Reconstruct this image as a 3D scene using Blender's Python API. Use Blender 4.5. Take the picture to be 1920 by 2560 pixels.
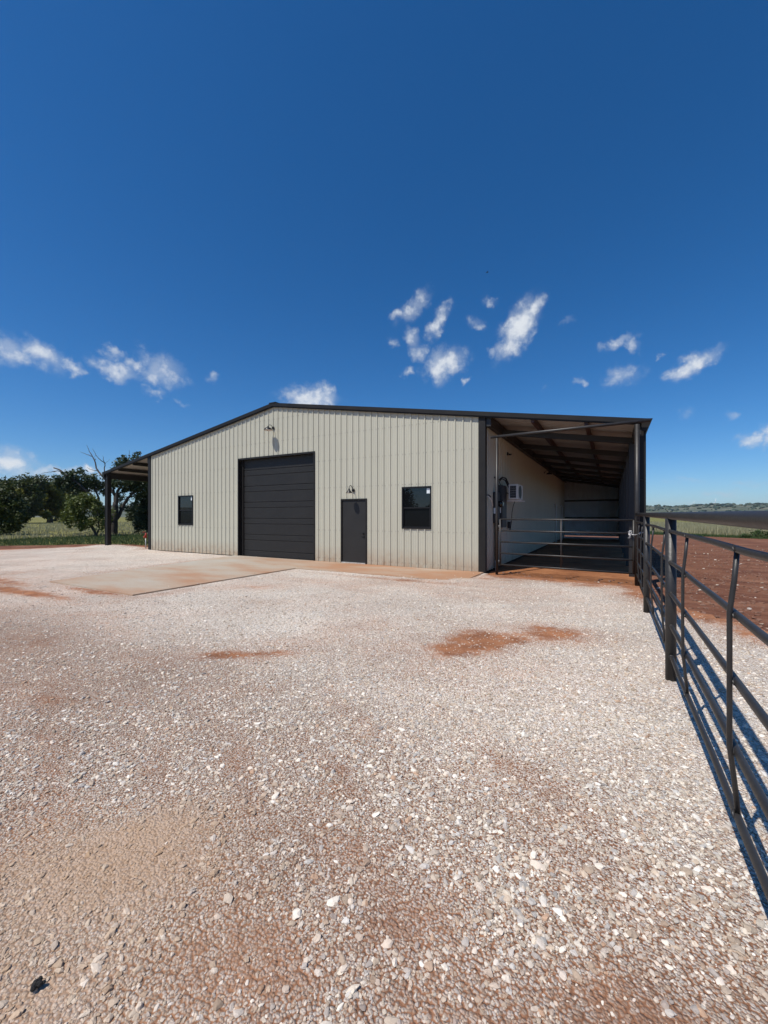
import bpy, bmesh, math, random
import numpy as np
from mathutils import Vector, Matrix

R = math.radians
for o in list(bpy.data.objects):
    bpy.data.objects.remove(o)
SC = bpy.context.scene
COL = SC.collection
rng = np.random.default_rng(11)
random.seed(11)

# ------------------------------------------------------------------ camera
YAW = -0.5098
CAM = Vector((10.6209, -10.896, 1.4995))
cd = bpy.data.cameras.new('camera')
cam = bpy.data.objects.new('camera', cd)
COL.objects.link(cam)
cam.location = CAM
cam.rotation_euler = (R(90), 0, -YAW)
cd.sensor_fit = 'VERTICAL'
cd.sensor_height = 36.0
cd.sensor_width = 27.0
cd.lens = 36.0 * 1019.49 / 2560.0
cd.shift_y = 10.8 / 2560.0
cd.clip_start = 0.05
cd.clip_end = 20000
SC.camera = cam

# ------------------------------------------------------------------ sun, sky, exposure
SUN_DIR = Vector((-0.24, -0.55, 1.0)).normalized()       # towards the sun
SUN_EL = math.asin(SUN_DIR.z)
SUN_AZ = math.atan2(SUN_DIR.x, SUN_DIR.y)                # clockwise from +Y
sl = bpy.data.lights.new('sun', 'SUN')
sun = bpy.data.objects.new('sun', sl)
COL.objects.link(sun)
sl.energy = 4.7
sl.angle = R(0.53)
sl.color = (1.0, 0.95, 0.87)
sun.rotation_euler = SUN_DIR.to_track_quat('Z', 'Y').to_euler()
sun.location = (0, -20, 40)

SC.view_settings.view_transform = 'Standard'
SC.view_settings.look = 'None'
SC.view_settings.exposure = 0.0
SC.view_settings.gamma = 1.0
SC.view_settings.use_curve_mapping = False

W = bpy.data.worlds.new('World')
SC.world = W
W.use_nodes = True
wn, wl = W.node_tree.nodes, W.node_tree.links
wn.clear()
w_out = wn.new('ShaderNodeOutputWorld')
w_bg = wn.new('ShaderNodeBackground')
w_bg.inputs['Strength'].default_value = 0.095
wl.new(w_bg.outputs[0], w_out.inputs[0])
w_sky = wn.new('ShaderNodeTexSky')
w_sky.sky_type = 'NISHITA'
w_sky.sun_disc = False
w_sky.sun_elevation = SUN_EL
w_sky.sun_rotation = SUN_AZ
w_sky.altitude = 1400
w_sky.air_density = 1.0
w_sky.dust_density = 0.8
w_sky.ozone_density = 1.6


def math_node(nodes, links, op, a, b=None, c=None, clamp=False):
    n = nodes.new('ShaderNodeMath')
    n.operation = op
    n.use_clamp = clamp
    for i, v in enumerate((a, b, c)):
        if v is None:
            continue
        if isinstance(v, (int, float)):
            n.inputs[i].default_value = v
        else:
            links.new(v, n.inputs[i])
    return n.outputs[0]


# fair-weather clouds: soft clumps placed by compass bearing and height above the horizon
CLOUDS = [
    (-0.4356,0.4759,0.0506,0.0195,35,.75),(-0.4775,0.4588,0.0170,0.0127,20,.7),(-0.3772,0.4418,0.0420,0.0190,55,.85),
    (-0.4413,0.4134,0.0203,0.0235,30,.7),(-0.4232,0.3802,0.0202,0.0241,35,.75),(-0.4888,0.4046,0.0113,0.0171,20,.45),
    (-0.3628,0.3552,0.0550,0.0351,15,1.0),(-0.3800,0.3350,0.0250,0.0300,15,.9),(-0.4469,0.3381,0.0169,0.0120,0,.55),(-0.3132,0.3157,0.0098,0.0090,0,.6),
    (-0.1920,0.4100,0.0700,0.0330,52,1.1),(-0.1640,0.4420,0.0360,0.0200,40,.95),(-0.2080,0.3860,0.0360,0.0260,60,.95),(-0.2497,0.3669,0.0169,0.0133,0,.8),
    (-0.2860,0.4337,0.0279,0.0127,-20,.5),(-0.2539,0.4663,0.0169,0.0125,0,.45),(-0.0878,0.4149,0.0169,0.0121,0,.35),
    (0.0111,0.3540,0.0351,0.0121,10,.8),(0.0364,0.3449,0.0148,0.0188,30,.65),(0.0196,0.2889,0.0372,0.0232,0,.6),
    (-0.0645,0.2891,0.0147,0.0113,0,.5),(-0.1361,0.2812,0.0098,0.0088,0,.3),(0.1444,0.2892,0.0428,0.0203,25,1.0),
    (0.1250,0.2820,0.0350,0.0120,10,.9),(0.0846,0.3140,0.0078,0.0068,0,.5),(0.1262,0.2029,0.0160,0.0157,20,.45),
    (0.1958,0.1815,0.0143,0.0100,10,.4),(0.2215,0.1371,0.0246,0.0149,10,.95),(0.2461,0.1398,0.0148,0.0226,0,.8),
    (-1.2530,0.2925,0.0317,0.0266,-20,.8),(-1.2082,0.2957,0.0413,0.0257,-25,.9),(-1.1668,0.2845,0.0247,0.0126,-25,.8),
    (-1.0917,0.2906,0.0448,0.0190,-10,.95),(-1.0996,0.3192,0.0239,0.0119,-15,.75),(-1.0593,0.3051,0.0251,0.0132,10,.8),
    (-1.0083,0.3046,0.0494,0.0341,-15,.72),(-1.0213,0.2615,0.0192,0.0147,0,.7),(-1.0494,0.3453,0.0152,0.0086,0,.4),
    (-0.9070,0.3065,0.0107,0.0142,-20,.6),(-0.9680,0.2467,0.0203,0.0067,-10,.35),
    (-0.6889,0.2758,0.0666,0.0307,0,1.1),(-0.6558,0.2814,0.0335,0.0287,0,1.1),
    (-1.2561,0.0958,0.0400,0.0267,0,1.0),(-1.2213,0.0801,0.0474,0.0174,0,.8),(-1.1668,0.0855,0.0441,0.0125,0,.75),
    (-1.1392,0.0964,0.0135,0.0109,0,.95),(-1.0917,0.0902,0.0490,0.0188,0,.7),(-1.20,0.058,0.14,0.022,0,.75),
    (0.1825,0.0413,0.0390,0.0087,0,.5),(0.1262,0.0687,0.0427,0.0064,0,.35),(0.2215,0.0607,0.030,0.0064,0,.35),
]
# the same kind of cloud carries on outside the frame
for k in range(12):
    az = random.uniform(0.45, 2 * math.pi - 1.45)
    CLOUDS.append((az if az < math.pi else az - 2 * math.pi, random.uniform(.1, .5),
                   random.uniform(.03, .07), random.uniform(.015, .035), random.uniform(-30, 30), random.uniform(.5, 1)))

tc = wn.new('ShaderNodeTexCoord')
sep = wn.new('ShaderNodeSeparateXYZ')
wl.new(tc.outputs['Generated'], sep.inputs[0])
az = math_node(wn, wl, 'ARCTAN2', sep.outputs[0], sep.outputs[1])
el = math_node(wn, wl, 'ARCSINE', sep.outputs[2])
comb = wn.new('ShaderNodeCombineXYZ')
wl.new(az, comb.inputs[0])
wl.new(el, comb.inputs[1])
nz1 = wn.new('ShaderNodeTexNoise')
nz1.inputs['Scale'].default_value = 26
nz1.inputs['Detail'].default_value = 5
nz1.inputs['Roughness'].default_value = 0.6
wl.new(comb.outputs[0], nz1.inputs['Vector'])
sub = wn.new('ShaderNodeVectorMath'); sub.operation = 'SUBTRACT'
wl.new(nz1.outputs['Color'], sub.inputs[0]); sub.inputs[1].default_value = (.5, .5, .5)
scl = wn.new('ShaderNodeVectorMath'); scl.operation = 'SCALE'
wl.new(sub.outputs[0], scl.inputs[0]); scl.inputs['Scale'].default_value = 0.058
wv = wn.new('ShaderNodeVectorMath'); wv.operation = 'ADD'
wl.new(comb.outputs[0], wv.inputs[0]); wl.new(scl.outputs[0], wv.inputs[1])
acc = None
for (a, e, ra, re, rot, amp) in CLOUDS:
    mp = wn.new('ShaderNodeMapping'); mp.vector_type = 'TEXTURE'
    mp.inputs['Location'].default_value = (a, e, 0)
    mp.inputs['Rotation'].default_value = (0, 0, R(rot))
    mp.inputs['Scale'].default_value = (ra * 1.25, re * 1.25, 1)
    wl.new(wv.outputs[0], mp.inputs['Vector'])
    ln = wn.new('ShaderNodeVectorMath'); ln.operation = 'LENGTH'
    wl.new(mp.outputs[0], ln.inputs[0])
    mr = wn.new('ShaderNodeMapRange'); mr.interpolation_type = 'SMOOTHSTEP'
    wl.new(ln.outputs['Value'], mr.inputs['Value'])
    mr.inputs['From Min'].default_value = 0.0
    mr.inputs['From Max'].default_value = 1.20
    mr.inputs['To Min'].default_value = amp
    mr.inputs['To Max'].default_value = 0.0
    acc = mr.outputs[0] if acc is None else math_node(wn, wl, 'MAXIMUM', acc, mr.outputs[0])
nz2 = wn.new('ShaderNodeTexNoise')
nz2.inputs['Scale'].default_value = 34
nz2.inputs['Detail'].default_value = 6
nz2.inputs['Roughness'].default_value = 0.55
wl.new(comb.outputs[0], nz2.inputs['Vector'])
nmod = math_node(wn, wl, 'MULTIPLY_ADD', nz2.outputs['Fac'], 1.8, -0.88)
gate = math_node(wn, wl, 'MULTIPLY', acc, 4.0, clamp=True)
dens = math_node(wn, wl, 'ADD', acc, math_node(wn, wl, 'MULTIPLY', nmod, gate))
mr = wn.new('ShaderNodeMapRange'); mr.interpolation_type = 'SMOOTHSTEP'
wl.new(dens, mr.inputs['Value'])
mr.inputs['From Min'].default_value = 0.02
mr.inputs['From Max'].default_value = 1.32
mr.inputs['To Max'].default_value = 0.95
hsv = wn.new('ShaderNodeHueSaturation')
hsv.inputs['Saturation'].default_value = 1.22
hsv.inputs['Value'].default_value = 1.0
tint = wn.new('ShaderNodeVectorMath'); tint.operation = 'MULTIPLY'      # camera white balance
wl.new(w_sky.outputs[0], tint.inputs[0]); tint.inputs[1].default_value = (.80, 1.0, 1.22)
wl.new(tint.outputs[0], hsv.inputs['Color'])
mixc = wn.new('ShaderNodeMix'); mixc.data_type = 'RGBA'
veil = wn.new('ShaderNodeMapRange'); veil.interpolation_type = 'SMOOTHSTEP'
wl.new(math_node(wn, wl, 'ADD', acc, math_node(wn, wl, 'MULTIPLY', math_node(wn, wl, 'MULTIPLY_ADD', nz1.outputs['Fac'], 1.2, -.6), gate)), veil.inputs['Value'])
veil.inputs['From Min'].default_value = 0.02
veil.inputs['From Max'].default_value = 1.0
veil.inputs['To Max'].default_value = 0.5
wl.new(math_node(wn, wl, 'MAXIMUM', mr.outputs[0], veil.outputs[0]), mixc.inputs[0])
wl.new(hsv.outputs[0], mixc.inputs[6])
shade = wn.new('ShaderNodeMix'); shade.data_type = 'RGBA'
sm_ = wn.new('ShaderNodeMapRange'); sm_.interpolation_type = 'SMOOTHSTEP'
wl.new(dens, sm_.inputs['Value']); sm_.inputs['From Min'].default_value = .25; sm_.inputs['From Max'].default_value = 1.15
wl.new(sm_.outputs[0], shade.inputs[0])
shade.inputs[6].default_value = (5.6, 6.3, 7.3, 1); shade.inputs[7].default_value = (8.2, 8.6, 9.1, 1)
wl.new(shade.outputs[2], mixc.inputs[7])
wl.new(mixc.outputs[2], w_bg.inputs['Color'])

# ------------------------------------------------------------------ helpers


class MB:
    """collects quads / tubes / boxes, then becomes ONE mesh object"""

    def __init__(self):
        self.v, self.f, self.s, self.mi = [], [], [], []

    def face(self, pts, smooth=False, mi=0):
        i = len(self.v)
        self.v += [tuple(p) for p in pts]
        self.f.append(tuple(range(i, i + len(pts))))
        self.s.append(smooth); self.mi.append(mi)

    def box(self, x0, x1, y0, y1, z0, z1, mi=0):
        i = len(self.v)
        self.v += [(x0, y0, z0), (x1, y0, z0), (x1, y1, z0), (x0, y1, z0), (x0, y0, z1), (x1, y0, z1), (x1, y1, z1), (x0, y1, z1)]
        for q in ((0, 3, 2, 1), (4, 5, 6, 7), (0, 1, 5, 4), (1, 2, 6, 5), (2, 3, 7, 6), (3, 0, 4, 7)):
            self.f.append(tuple(i + k for k in q)); self.s.append(False); self.mi.append(mi)
        return self

    def tube(self, pts, rad, n=10, caps=True, mi=0):
        pts = [Vector(p) for p in pts]
        rads = rad if isinstance(rad, (list, tuple)) else [rad] * len(pts)
        up = None
        base = len(self.v)
        for k, p in enumerate(pts):
            if k == 0: t = pts[1] - pts[0]
            elif k == len(pts) - 1: t = pts[-1] - pts[-2]
            else: t = (pts[k + 1] - p).normalized() + (p - pts[k - 1]).normalized()
            t = t.normalized() if t.length > 1e-9 else Vector((0, 0, 1))
            if up is None:
                up = Vector((0, 0, 1)) if abs(t.z) < .9 else Vector((1, 0, 0))
            a = t.cross(up)
            if a.length < 1e-6: a = t.cross(Vector((0, 1, 0.1)))
            a.normalize(); b = a.cross(t).normalized(); up = b
            for j in range(n):
                th = 2 * math.pi * j / n
                self.v.append(tuple(p + (a * math.cos(th) + b * math.sin(th)) * rads[k]))
        for k in range(len(pts) - 1):
            for j in range(n):
                j2 = (j + 1) % n
                self.f.append((base + k * n + j, base + k * n + j2, base + (k + 1) * n + j2, base + (k + 1) * n + j))
                self.s.append(True); self.mi.append(mi)
        if caps:
            self.f.append(tuple(base + j for j in range(n))[::-1]); self.s.append(False); self.mi.append(mi)
            e = base + (len(pts) - 1) * n
            self.f.append(tuple(e + j for j in range(n))); self.s.append(False); self.mi.append(mi)
        return self

    def lathe(self, prof, n=20, c=(0, 0, 0), mi=0, smooth=True):
        base = len(self.v)
        for (r, z) in prof:
            for j in range(n):
                th = 2 * math.pi * j / n
                self.v.append((c[0] + r * math.cos(th), c[1] + r * math.sin(th), c[2] + z))
        for k in range(len(prof) - 1):
            for j in range(n):
                j2 = (j + 1) % n
                self.f.append((base + k * n + j, base + k * n + j2, base + (k + 1) * n + j2, base + (k + 1) * n + j))
                self.s.append(smooth); self.mi.append(mi)
        return self

    def mesh(self, name, mats):
        me = bpy.data.meshes.new(name)
        me.from_pydata(self.v, [], self.f)
        me.polygons.foreach_set('use_smooth', self.s)
        me.polygons.foreach_set('material_index', self.mi)
        for m in (mats if isinstance(mats, (list, tuple)) else [mats]):
            me.materials.append(m)
        me.update()
        return me

    def build(self, name, mats, parent=None):
        return link(name, self.mesh(name, mats), parent)


def link(name, me, parent=None, loc=None):
    o = bpy.data.objects.new(name, me)
    COL.objects.link(o)
    if parent is not None: o.parent = parent
    if loc is not None: o.location = loc
    return o


def bevel(o, w=.004, seg=1):
    bm = bmesh.new(); bm.from_mesh(o.data)
    bmesh.ops.bevel(bm, geom=[e for e in bm.edges if len(e.link_faces) == 2 and e.calc_face_angle(0) > .5],
                    offset=w, segments=seg, affect='EDGES', profile=.6)
    bm.to_mesh(o.data); bm.free()
    return o


def thing(name, label, cat, loc=(0, 0, 0), group=None, rz=0):
    o = bpy.data.objects.new(name, None)
    COL.objects.link(o)
    o.location = loc; o.rotation_euler = (0, 0, rz)
    o.empty_display_size = .2
    return tag(o, label, cat, group)


def tag(o, label, cat, group=None, kind=None):
    o['label'] = label; o['category'] = cat
    if group: o['group'] = group
    if kind: o['kind'] = kind
    return o


def structure(o, label=None):
    o['kind'] = 'structure'
    if label: o['label'] = label
    return o


def fast_mesh(name, verts, faces_n, nper, mat, attrs=None, smooth=False):
    """verts (N,3) numpy, faces_n (M,nper) index array"""
    me = bpy.data.meshes.new(name)
    me.vertices.add(len(verts)); me.vertices.foreach_set('co', np.ascontiguousarray(verts, dtype=np.float32).ravel())
    M = len(faces_n)
    me.loops.add(M * nper); me.loops.foreach_set('vertex_index', np.ascontiguousarray(faces_n, dtype=np.int32).ravel())
    me.polygons.add(M)
    me.polygons.foreach_set('loop_start', np.arange(0, M * nper, nper, dtype=np.int32))
    me.polygons.foreach_set('use_smooth', np.full(M, smooth, dtype=bool))
    for k, a in (attrs or {}).items():
        a = np.asarray(a, dtype=np.float32)
        if a.ndim == 1:
            at = me.attributes.new(k, 'FLOAT', 'POINT'); at.data.foreach_set('value', a)
        else:
            at = me.attributes.new(k, 'FLOAT_COLOR', 'POINT'); at.data.foreach_set('color', a.ravel())
    if mat: me.materials.append(mat)
    me.update(calc_edges=True)
    return me


def vnoise(x, y, seed=0):
    """smooth value noise in 2-D, numpy"""
    xi = np.floor(x).astype(np.int64); yi = np.floor(y).astype(np.int64)
    fx = x - xi; fy = y - yi
    fx = fx * fx * (3 - 2 * fx); fy = fy * fy * (3 - 2 * fy)

    def h(a, b):
        n = (a * 374761393 + b * 668265263 + seed * 974634541) & 0x7fffffff
        n = (n ^ (n >> 13)) * 1274126177 & 0x7fffffff
        return ((n ^ (n >> 16)) & 0xffff) / 65535.0
    return (h(xi, yi) * (1 - fx) + h(xi + 1, yi) * fx) * (1 - fy) + (h(xi, yi + 1) * (1 - fx) + h(xi + 1, yi + 1) * fx) * fy


def fbm(x, y, seed=0, oct=4):
    s = 0; a = .5; t = 0
    for k in range(oct):
        s = s + a * vnoise(x * 2 ** k, y * 2 ** k, seed + k); t += a; a *= .55
    return s / t


def sdist(px, py, poly):
    """distance to polygon outline, positive inside"""
    d = np.full(px.shape, 1e9); ins = np.zeros(px.shape, bool)
    n = len(poly)
    for i in range(n):
        ax, ay = poly[i]; bx, by = poly[(i + 1) % n]
        ex, ey = bx - ax, by - ay
        t = np.clip(((px - ax) * ex + (py - ay) * ey) / (ex * ex + ey * ey), 0, 1)
        d = np.minimum(d, np.hypot(px - ax - t * ex, py - ay - t * ey))
        c = (ay > py) != (by > py)
        with np.errstate(divide='ignore', invalid='ignore'):
            xx = ax + (py - ay) / (by - ay if by != ay else 1e-9) * ex
        ins ^= c & (px < xx)
    return np.where(ins, d, -d)


def sstep(a, b, x):
    t = np.clip((x - a) / (b - a), 0, 1)
    return t * t * (3 - 2 * t)


# ------------------------------------------------------------------ materials
def new_mat(name):
    m = bpy.data.materials.new(name); m.use_nodes = True
    nt = m.node_tree
    b = nt.nodes['Principled BSDF']
    return m, nt.nodes, nt.links, b


def paint(name, col, rough=.5, var=.12, scale=3.0, metal=0.0, bump=0.0, bscale=60, spec=.5, fine=0.0):
    m, n, l, b = new_mat(name)
    b.inputs['Roughness'].default_value = rough
    b.inputs['Metallic'].default_value = metal
    b.inputs['Specular IOR Level'].default_value = spec
    tcn = n.new('ShaderNodeTexCoord')
    nz = n.new('ShaderNodeTexNoise'); nz.inputs['Scale'].default_value = scale; nz.inputs['Detail'].default_value = 6
    l.new(tcn.outputs['Object'], nz.inputs['Vector'])
    mr_ = n.new('ShaderNodeMapRange')
    mr_.inputs['From Min'].default_value = .25; mr_.inputs['From Max'].default_value = .75
    mr_.inputs['To Min'].default_value = 1 - var; mr_.inputs['To Max'].default_value = 1 + var
    l.new(nz.outputs['Fac'], mr_.inputs['Value'])
    fac = mr_.outputs[0]
    if fine:
        nf = n.new('ShaderNodeTexNoise'); nf.inputs['Scale'].default_value = bscale; nf.inputs['Detail'].default_value = 3
        l.new(tcn.outputs['Object'], nf.inputs['Vector'])
        fac = math_node(n, l, 'MULTIPLY', fac, math_node(n, l, 'MULTIPLY_ADD', nf.outputs['Fac'], 2 * fine, 1 - fine))
    mx = n.new('ShaderNodeVectorMath'); mx.operation = 'SCALE'
    mx.inputs[0].default_value = col
    l.new(fac, mx.inputs['Scale'])
    l.new(mx.outputs[0], b.inputs['Base Color'])
    rr = math_node(n, l, 'MULTIPLY_ADD', nz.outputs['Fac'], .16, rough - .08)
    l.new(rr, b.inputs['Roughness'])
    if bump:
        nb = n.new('ShaderNodeTexNoise'); nb.inputs['Scale'].default_value = bscale; nb.inputs['Detail'].default_value = 4
        l.new(tcn.outputs['Object'], nb.inputs['Vector'])
        bp = n.new('ShaderNodeBump'); bp.inputs['Strength'].default_value = bump; bp.inputs['Distance'].default_value = .01
        l.new(nb.outputs['Fac'], bp.inputs['Height']); l.new(bp.outputs[0], b.inputs['Normal'])
    return m


def wall_paint():
    """pale stone painted steel, with red dust splashed on the lowest foot"""
    m, n, l, b = new_mat('wall_sheet_paint')
    b.inputs['Roughness'].default_value = .48
    g = n.new('ShaderNodeNewGeometry')
    sp = n.new('ShaderNodeSeparateXYZ'); l.new(g.outputs['Position'], sp.inputs[0])
    nz = n.new('ShaderNodeTexNoise'); nz.inputs['Scale'].default_value = 1.3; nz.inputs['Detail'].default_value = 7
    mp = n.new('ShaderNodeMapping'); mp.inputs['Scale'].default_value = (1, 1, .25)
    l.new(g.outputs['Position'], mp.inputs['Vector']); l.new(mp.outputs[0], nz.inputs['Vector'])
    v = math_node(n, l, 'MULTIPLY_ADD', nz.outputs['Fac'], .16, .92)
    c = n.new('ShaderNodeVectorMath'); c.operation = 'SCALE'
    c.inputs[0].default_value = (.485, .468, .375); l.new(v, c.inputs['Scale'])
    nd = n.new('ShaderNodeTexNoise'); nd.inputs['Scale'].default_value = 5; nd.inputs['Detail'].default_value = 8
    l.new(g.outputs['Position'], nd.inputs['Vector'])
    h = n.new('ShaderNodeMapRange'); h.inputs['From Min'].default_value = 0; h.inputs['From Max'].default_value = .55
    h.inputs['To Min'].default_value = .85; h.inputs['To Max'].default_value = 0
    l.new(sp.outputs[2], h.inputs['Value'])
    d = math_node(n, l, 'MULTIPLY', h.outputs[0], math_node(n, l, 'MULTIPLY_ADD', nd.outputs['Fac'], 1.6, -.25, clamp=True), clamp=True)
    mx = n.new('ShaderNodeMix'); mx.data_type = 'RGBA'
    l.new(d, mx.inputs[0]); l.new(c.outputs[0], mx.inputs[6]); mx.inputs[7].default_value = (.34, .20, .11, 1)
    l.new(mx.outputs[2], b.inputs['Base Color'])
    nb = n.new('ShaderNodeTexNoise'); nb.inputs['Scale'].default_value = 2.2; nb.inputs['Detail'].default_value = 2
    l.new(g.outputs['Position'], nb.inputs['Vector'])
    bp = n.new('ShaderNodeBump'); bp.inputs['Strength'].default_value = .12; bp.inputs['Distance'].default_value = .02
    l.new(nb.outputs['Fac'], bp.inputs['Height']); l.new(bp.outputs[0], b.inputs['Normal'])
    return m


M = {}
M['wall'] = wall_paint()
M['bare'] = paint('bare_galvalume', (.70, .72, .75), .45, .10, 2)
M['roof_under'] = paint('roof_underside', (.34, .325, .30), .5, .08, 2)
M['shading_dark'] = paint('charcoal_shading_sheet', (.030, .029, .029), .55, .15, 2)
M['trim'] = paint('bronze_trim', (.017, .0155, .0145), .52, .18, 2.5, spec=.25, bump=.05, bscale=6)
M['door_steel'] = paint('garage_door_steel', (.0215, .0205, .0195), .52, .12, 4, spec=.35, bump=.25, bscale=90)
M['mandoor'] = paint('door_paint', (.024, .023, .022), .5, .10, 2.5, spec=.35)
M['black'] = paint('black_vinyl', (.009, .009, .0095), .45, .15, 4, spec=.3)
M['lamp_black'] = paint('lamp_enamel', (.010, .010, .011), .42, .1, 5, spec=.4)
M['lamp_white'] = paint('lamp_white_enamel', (.75, .72, .68), .4, .05, 5)
M['bulb'] = paint('frosted_bulb', (.8, .8, .78), .3, .03, 5)
M['pipe'] = paint('pipe_paint', (.027, .0245, .0225), .46, .22, 9, bump=.18, bscale=35, fine=.15)
M['beam'] = paint('black_steel_frame', (.020, .019, .019), .5, .2, 3)
M['red_iron'] = paint('red_oxide_purlin', (.050, .022, .017), .55, .2, 3)
M['white_metal'] = paint('white_casing', (.62, .62, .60), .45, .05, 5)
M['pvc'] = paint('white_pvc', (.66, .65, .62), .4, .06, 5)
M['black_plastic'] = paint('black_rubber', (.010, .010, .011), .5, .15, 8)
M['meter'] = paint('dark_grey_enclosure', (.025, .025, .028), .5, .12, 5)
M['label'] = paint('white_paper_label', (.70, .76, .78), .5, .03, 8)
M['chrome'] = paint('galvanised_chain', (.62, .62, .62), .32, .1, 30, metal=.85)
M['red_cap'] = paint('red_paint', (.38, .035, .02), .5, .2, 12)
M['galv'] = paint('galvanised_pipe', (.46, .46, .45), .5, .15, 12, metal=.3)
M['sill'] = paint('threshold_aluminium', (.55, .53, .49), .45, .2, 14, metal=.4)
M['clod'] = paint('black_clod', (.010, .009, .008), .8, .3, 40, bump=.6, bscale=120)
M['turbine'] = paint('turbine_white', (.85, .85, .85), .5, .02, .1)
M['bird'] = paint('dark_feathers', (.012, .012, .014), .7, .2, 8)


def glass_mat():
    m, n, l, b = new_mat('dark_window_glass')
    b.inputs['Base Color'].default_value = (.006, .007, .008, 1)
    b.inputs['Roughness'].default_value = .015
    b.inputs['IOR'].default_value = 1.55
    tcn = n.new('ShaderNodeTexCoord')
    nz = n.new('ShaderNodeTexNoise'); nz.inputs['Scale'].default_value = 1.6; nz.inputs['Detail'].default_value = 1
    l.new(tcn.outputs['Object'], nz.inputs['Vector'])
    bp = n.new('ShaderNodeBump'); bp.inputs['Strength'].default_value = .02; bp.inputs['Distance'].default_value = .02
    l.new(nz.outputs['Fac'], bp.inputs['Height']); l.new(bp.outputs[0], b.inputs['Normal'])
    return m


M['glass'] = glass_mat()
M['screen'] = paint('insect_screen', (.006, .007, .008), .16, .2, 30, spec=.18)


def gravel_mat():
    """crushed limestone over red dirt: 'dirt' and 'sand' are stored on the sheet"""
    m, n, l, b = new_mat('crushed_limestone')
    b.inputs['Roughness'].default_value = .95
    b.inputs['Specular IOR Level'].default_value = .2
    tcn = n.new('ShaderNodeTexCoord')
    ob = tcn.outputs['Object']
    at = n.new('ShaderNodeAttribute'); at.attribute_name = 'dirt'
    at2 = n.new('ShaderNodeAttribute'); at2.attribute_name = 'sand'
    at3 = n.new('ShaderNodeAttribute'); at3.attribute_name = 'soil'        # dirtier, looser part of the yard: brown soil under the stones
    # warped coordinate so that cells are not round
    wz = n.new('ShaderNodeTexNoise'); wz.inputs['Scale'].default_value = 55; wz.inputs['Detail'].default_value = 2
    l.new(ob, wz.inputs['Vector'])
    ws = n.new('ShaderNodeVectorMath'); ws.operation = 'SCALE'; ws.inputs['Scale'].default_value = .012
    l.new(wz.outputs['Color'], ws.inputs[0])
    wa = n.new('ShaderNodeVectorMath'); wa.operation = 'ADD'
    l.new(ob, wa.inputs[0]); l.new(ws.outputs[0], wa.inputs[1])
    heights, cols = [], []
    for sc_ in (34, 85):
        vo = n.new('ShaderNodeTexVoronoi'); vo.voronoi_dimensions = '2D'
        vo.inputs['Scale'].default_value = sc_
        l.new(wa.outputs[0], vo.inputs['Vector'])
        heights.append(vo.outputs['Distance']); cols.append(vo.outputs['Color'])
    # stone tone from the cell's random colour
    sx = n.new('ShaderNodeSeparateColor'); l.new(cols[1], sx.inputs[0])
    ramp = n.new('ShaderNodeValToRGB')
    r = ramp.color_ramp
    r.elements[0].position = 0; r.elements[0].color = (.30, .25, .20, 1)
    r.elements[1].position = 1; r.elements[1].color = (.86, .80, .715, 1)
    for p, c in ((.2, (.40, .34, .275, 1)), (.45, (.57, .51, .43, 1)), (.7, (.69, .63, .545, 1)), (.85, (.50, .475, .44, 1))):
        e = r.elements.new(p); e.color = c
    l.new(sx.outputs[0], ramp.inputs[0])
    # bigger pale stones
    sx2 = n.new('ShaderNodeSeparateColor'); l.new(cols[0], sx2.inputs[0])
    big = n.new('ShaderNodeMapRange'); big.inputs['From Min'].default_value = .62; big.inputs['From Max'].default_value = .7
    l.new(sx2.outputs[1], big.inputs['Value'])
    near_c = n.new('ShaderNodeMapRange'); near_c.inputs['From Min'].default_value = .42; near_c.inputs['From Max'].default_value = .30
    l.new(heights[0], near_c.inputs['Value'])
    bigf = math_node(n, l, 'MULTIPLY', big.outputs[0], near_c.outputs[0])
    mb = n.new('ShaderNodeMix'); mb.data_type = 'RGBA'
    l.new(math_node(n, l, 'MULTIPLY', bigf, .8), mb.inputs[0]); l.new(ramp.outputs[0], mb.inputs[6])
    mb.inputs[7].default_value = (.72, .665, .585, 1)
    # gaps between the stones show the red dirt
    gap = n.new('ShaderNodeMapRange'); gap.inputs['From Min'].default_value = .36; gap.inputs['From Max'].default_value = .60
    l.new(heights[1], gap.inputs['Value'])
    gapf = math_node(n, l, 'MULTIPLY', gap.outputs[0], math_node(n, l, 'SUBTRACT', math_node(n, l, 'ADD', math_node(n, l, 'MULTIPLY_ADD', at.outputs['Fac'], 1.9, .34), math_node(n, l, 'MULTIPLY', at3.outputs['Fac'], .35)), math_node(n, l, 'MULTIPLY', at2.outputs['Fac'], .5), clamp=True))
    # dirt colour
    nd = n.new('ShaderNodeTexNoise'); nd.inputs['Scale'].default_value = 3; nd.inputs['Detail'].default_value = 9; nd.inputs['Roughness'].default_value = .65
    l.new(ob, nd.inputs['Vector'])
    dr = n.new('ShaderNodeValToRGB')
    dr.color_ramp.elements[0].position = .3; dr.color_ramp.elements[0].color = (.165, .068, .035, 1)
    dr.color_ramp.elements[1].position = .7; dr.color_ramp.elements[1].color = (.37, .165, .080, 1)
    l.new(nd.outputs['Fac'], dr.inputs[0])
    m1 = n.new('ShaderNodeMix'); m1.data_type = 'RGBA'
    l.new(gapf, m1.inputs[0]); l.new(mb.outputs[2], m1.inputs[6]); l.new(dr.outputs[0], m1.inputs[7])
    # dust film: dirt attribute broken by noise
    nf = n.new('ShaderNodeTexNoise'); nf.inputs['Scale'].default_value = 22; nf.inputs['Detail'].default_value = 6
    l.new(ob, nf.inputs['Vector'])
    df = math_node(n, l, 'MULTIPLY_ADD', math_node(n, l, 'SUBTRACT', nf.outputs['Fac'], .5), .9, at.outputs['Fac'])
    dm = n.new('ShaderNodeMapRange'); dm.interpolation_type = 'SMOOTHSTEP'
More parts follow.
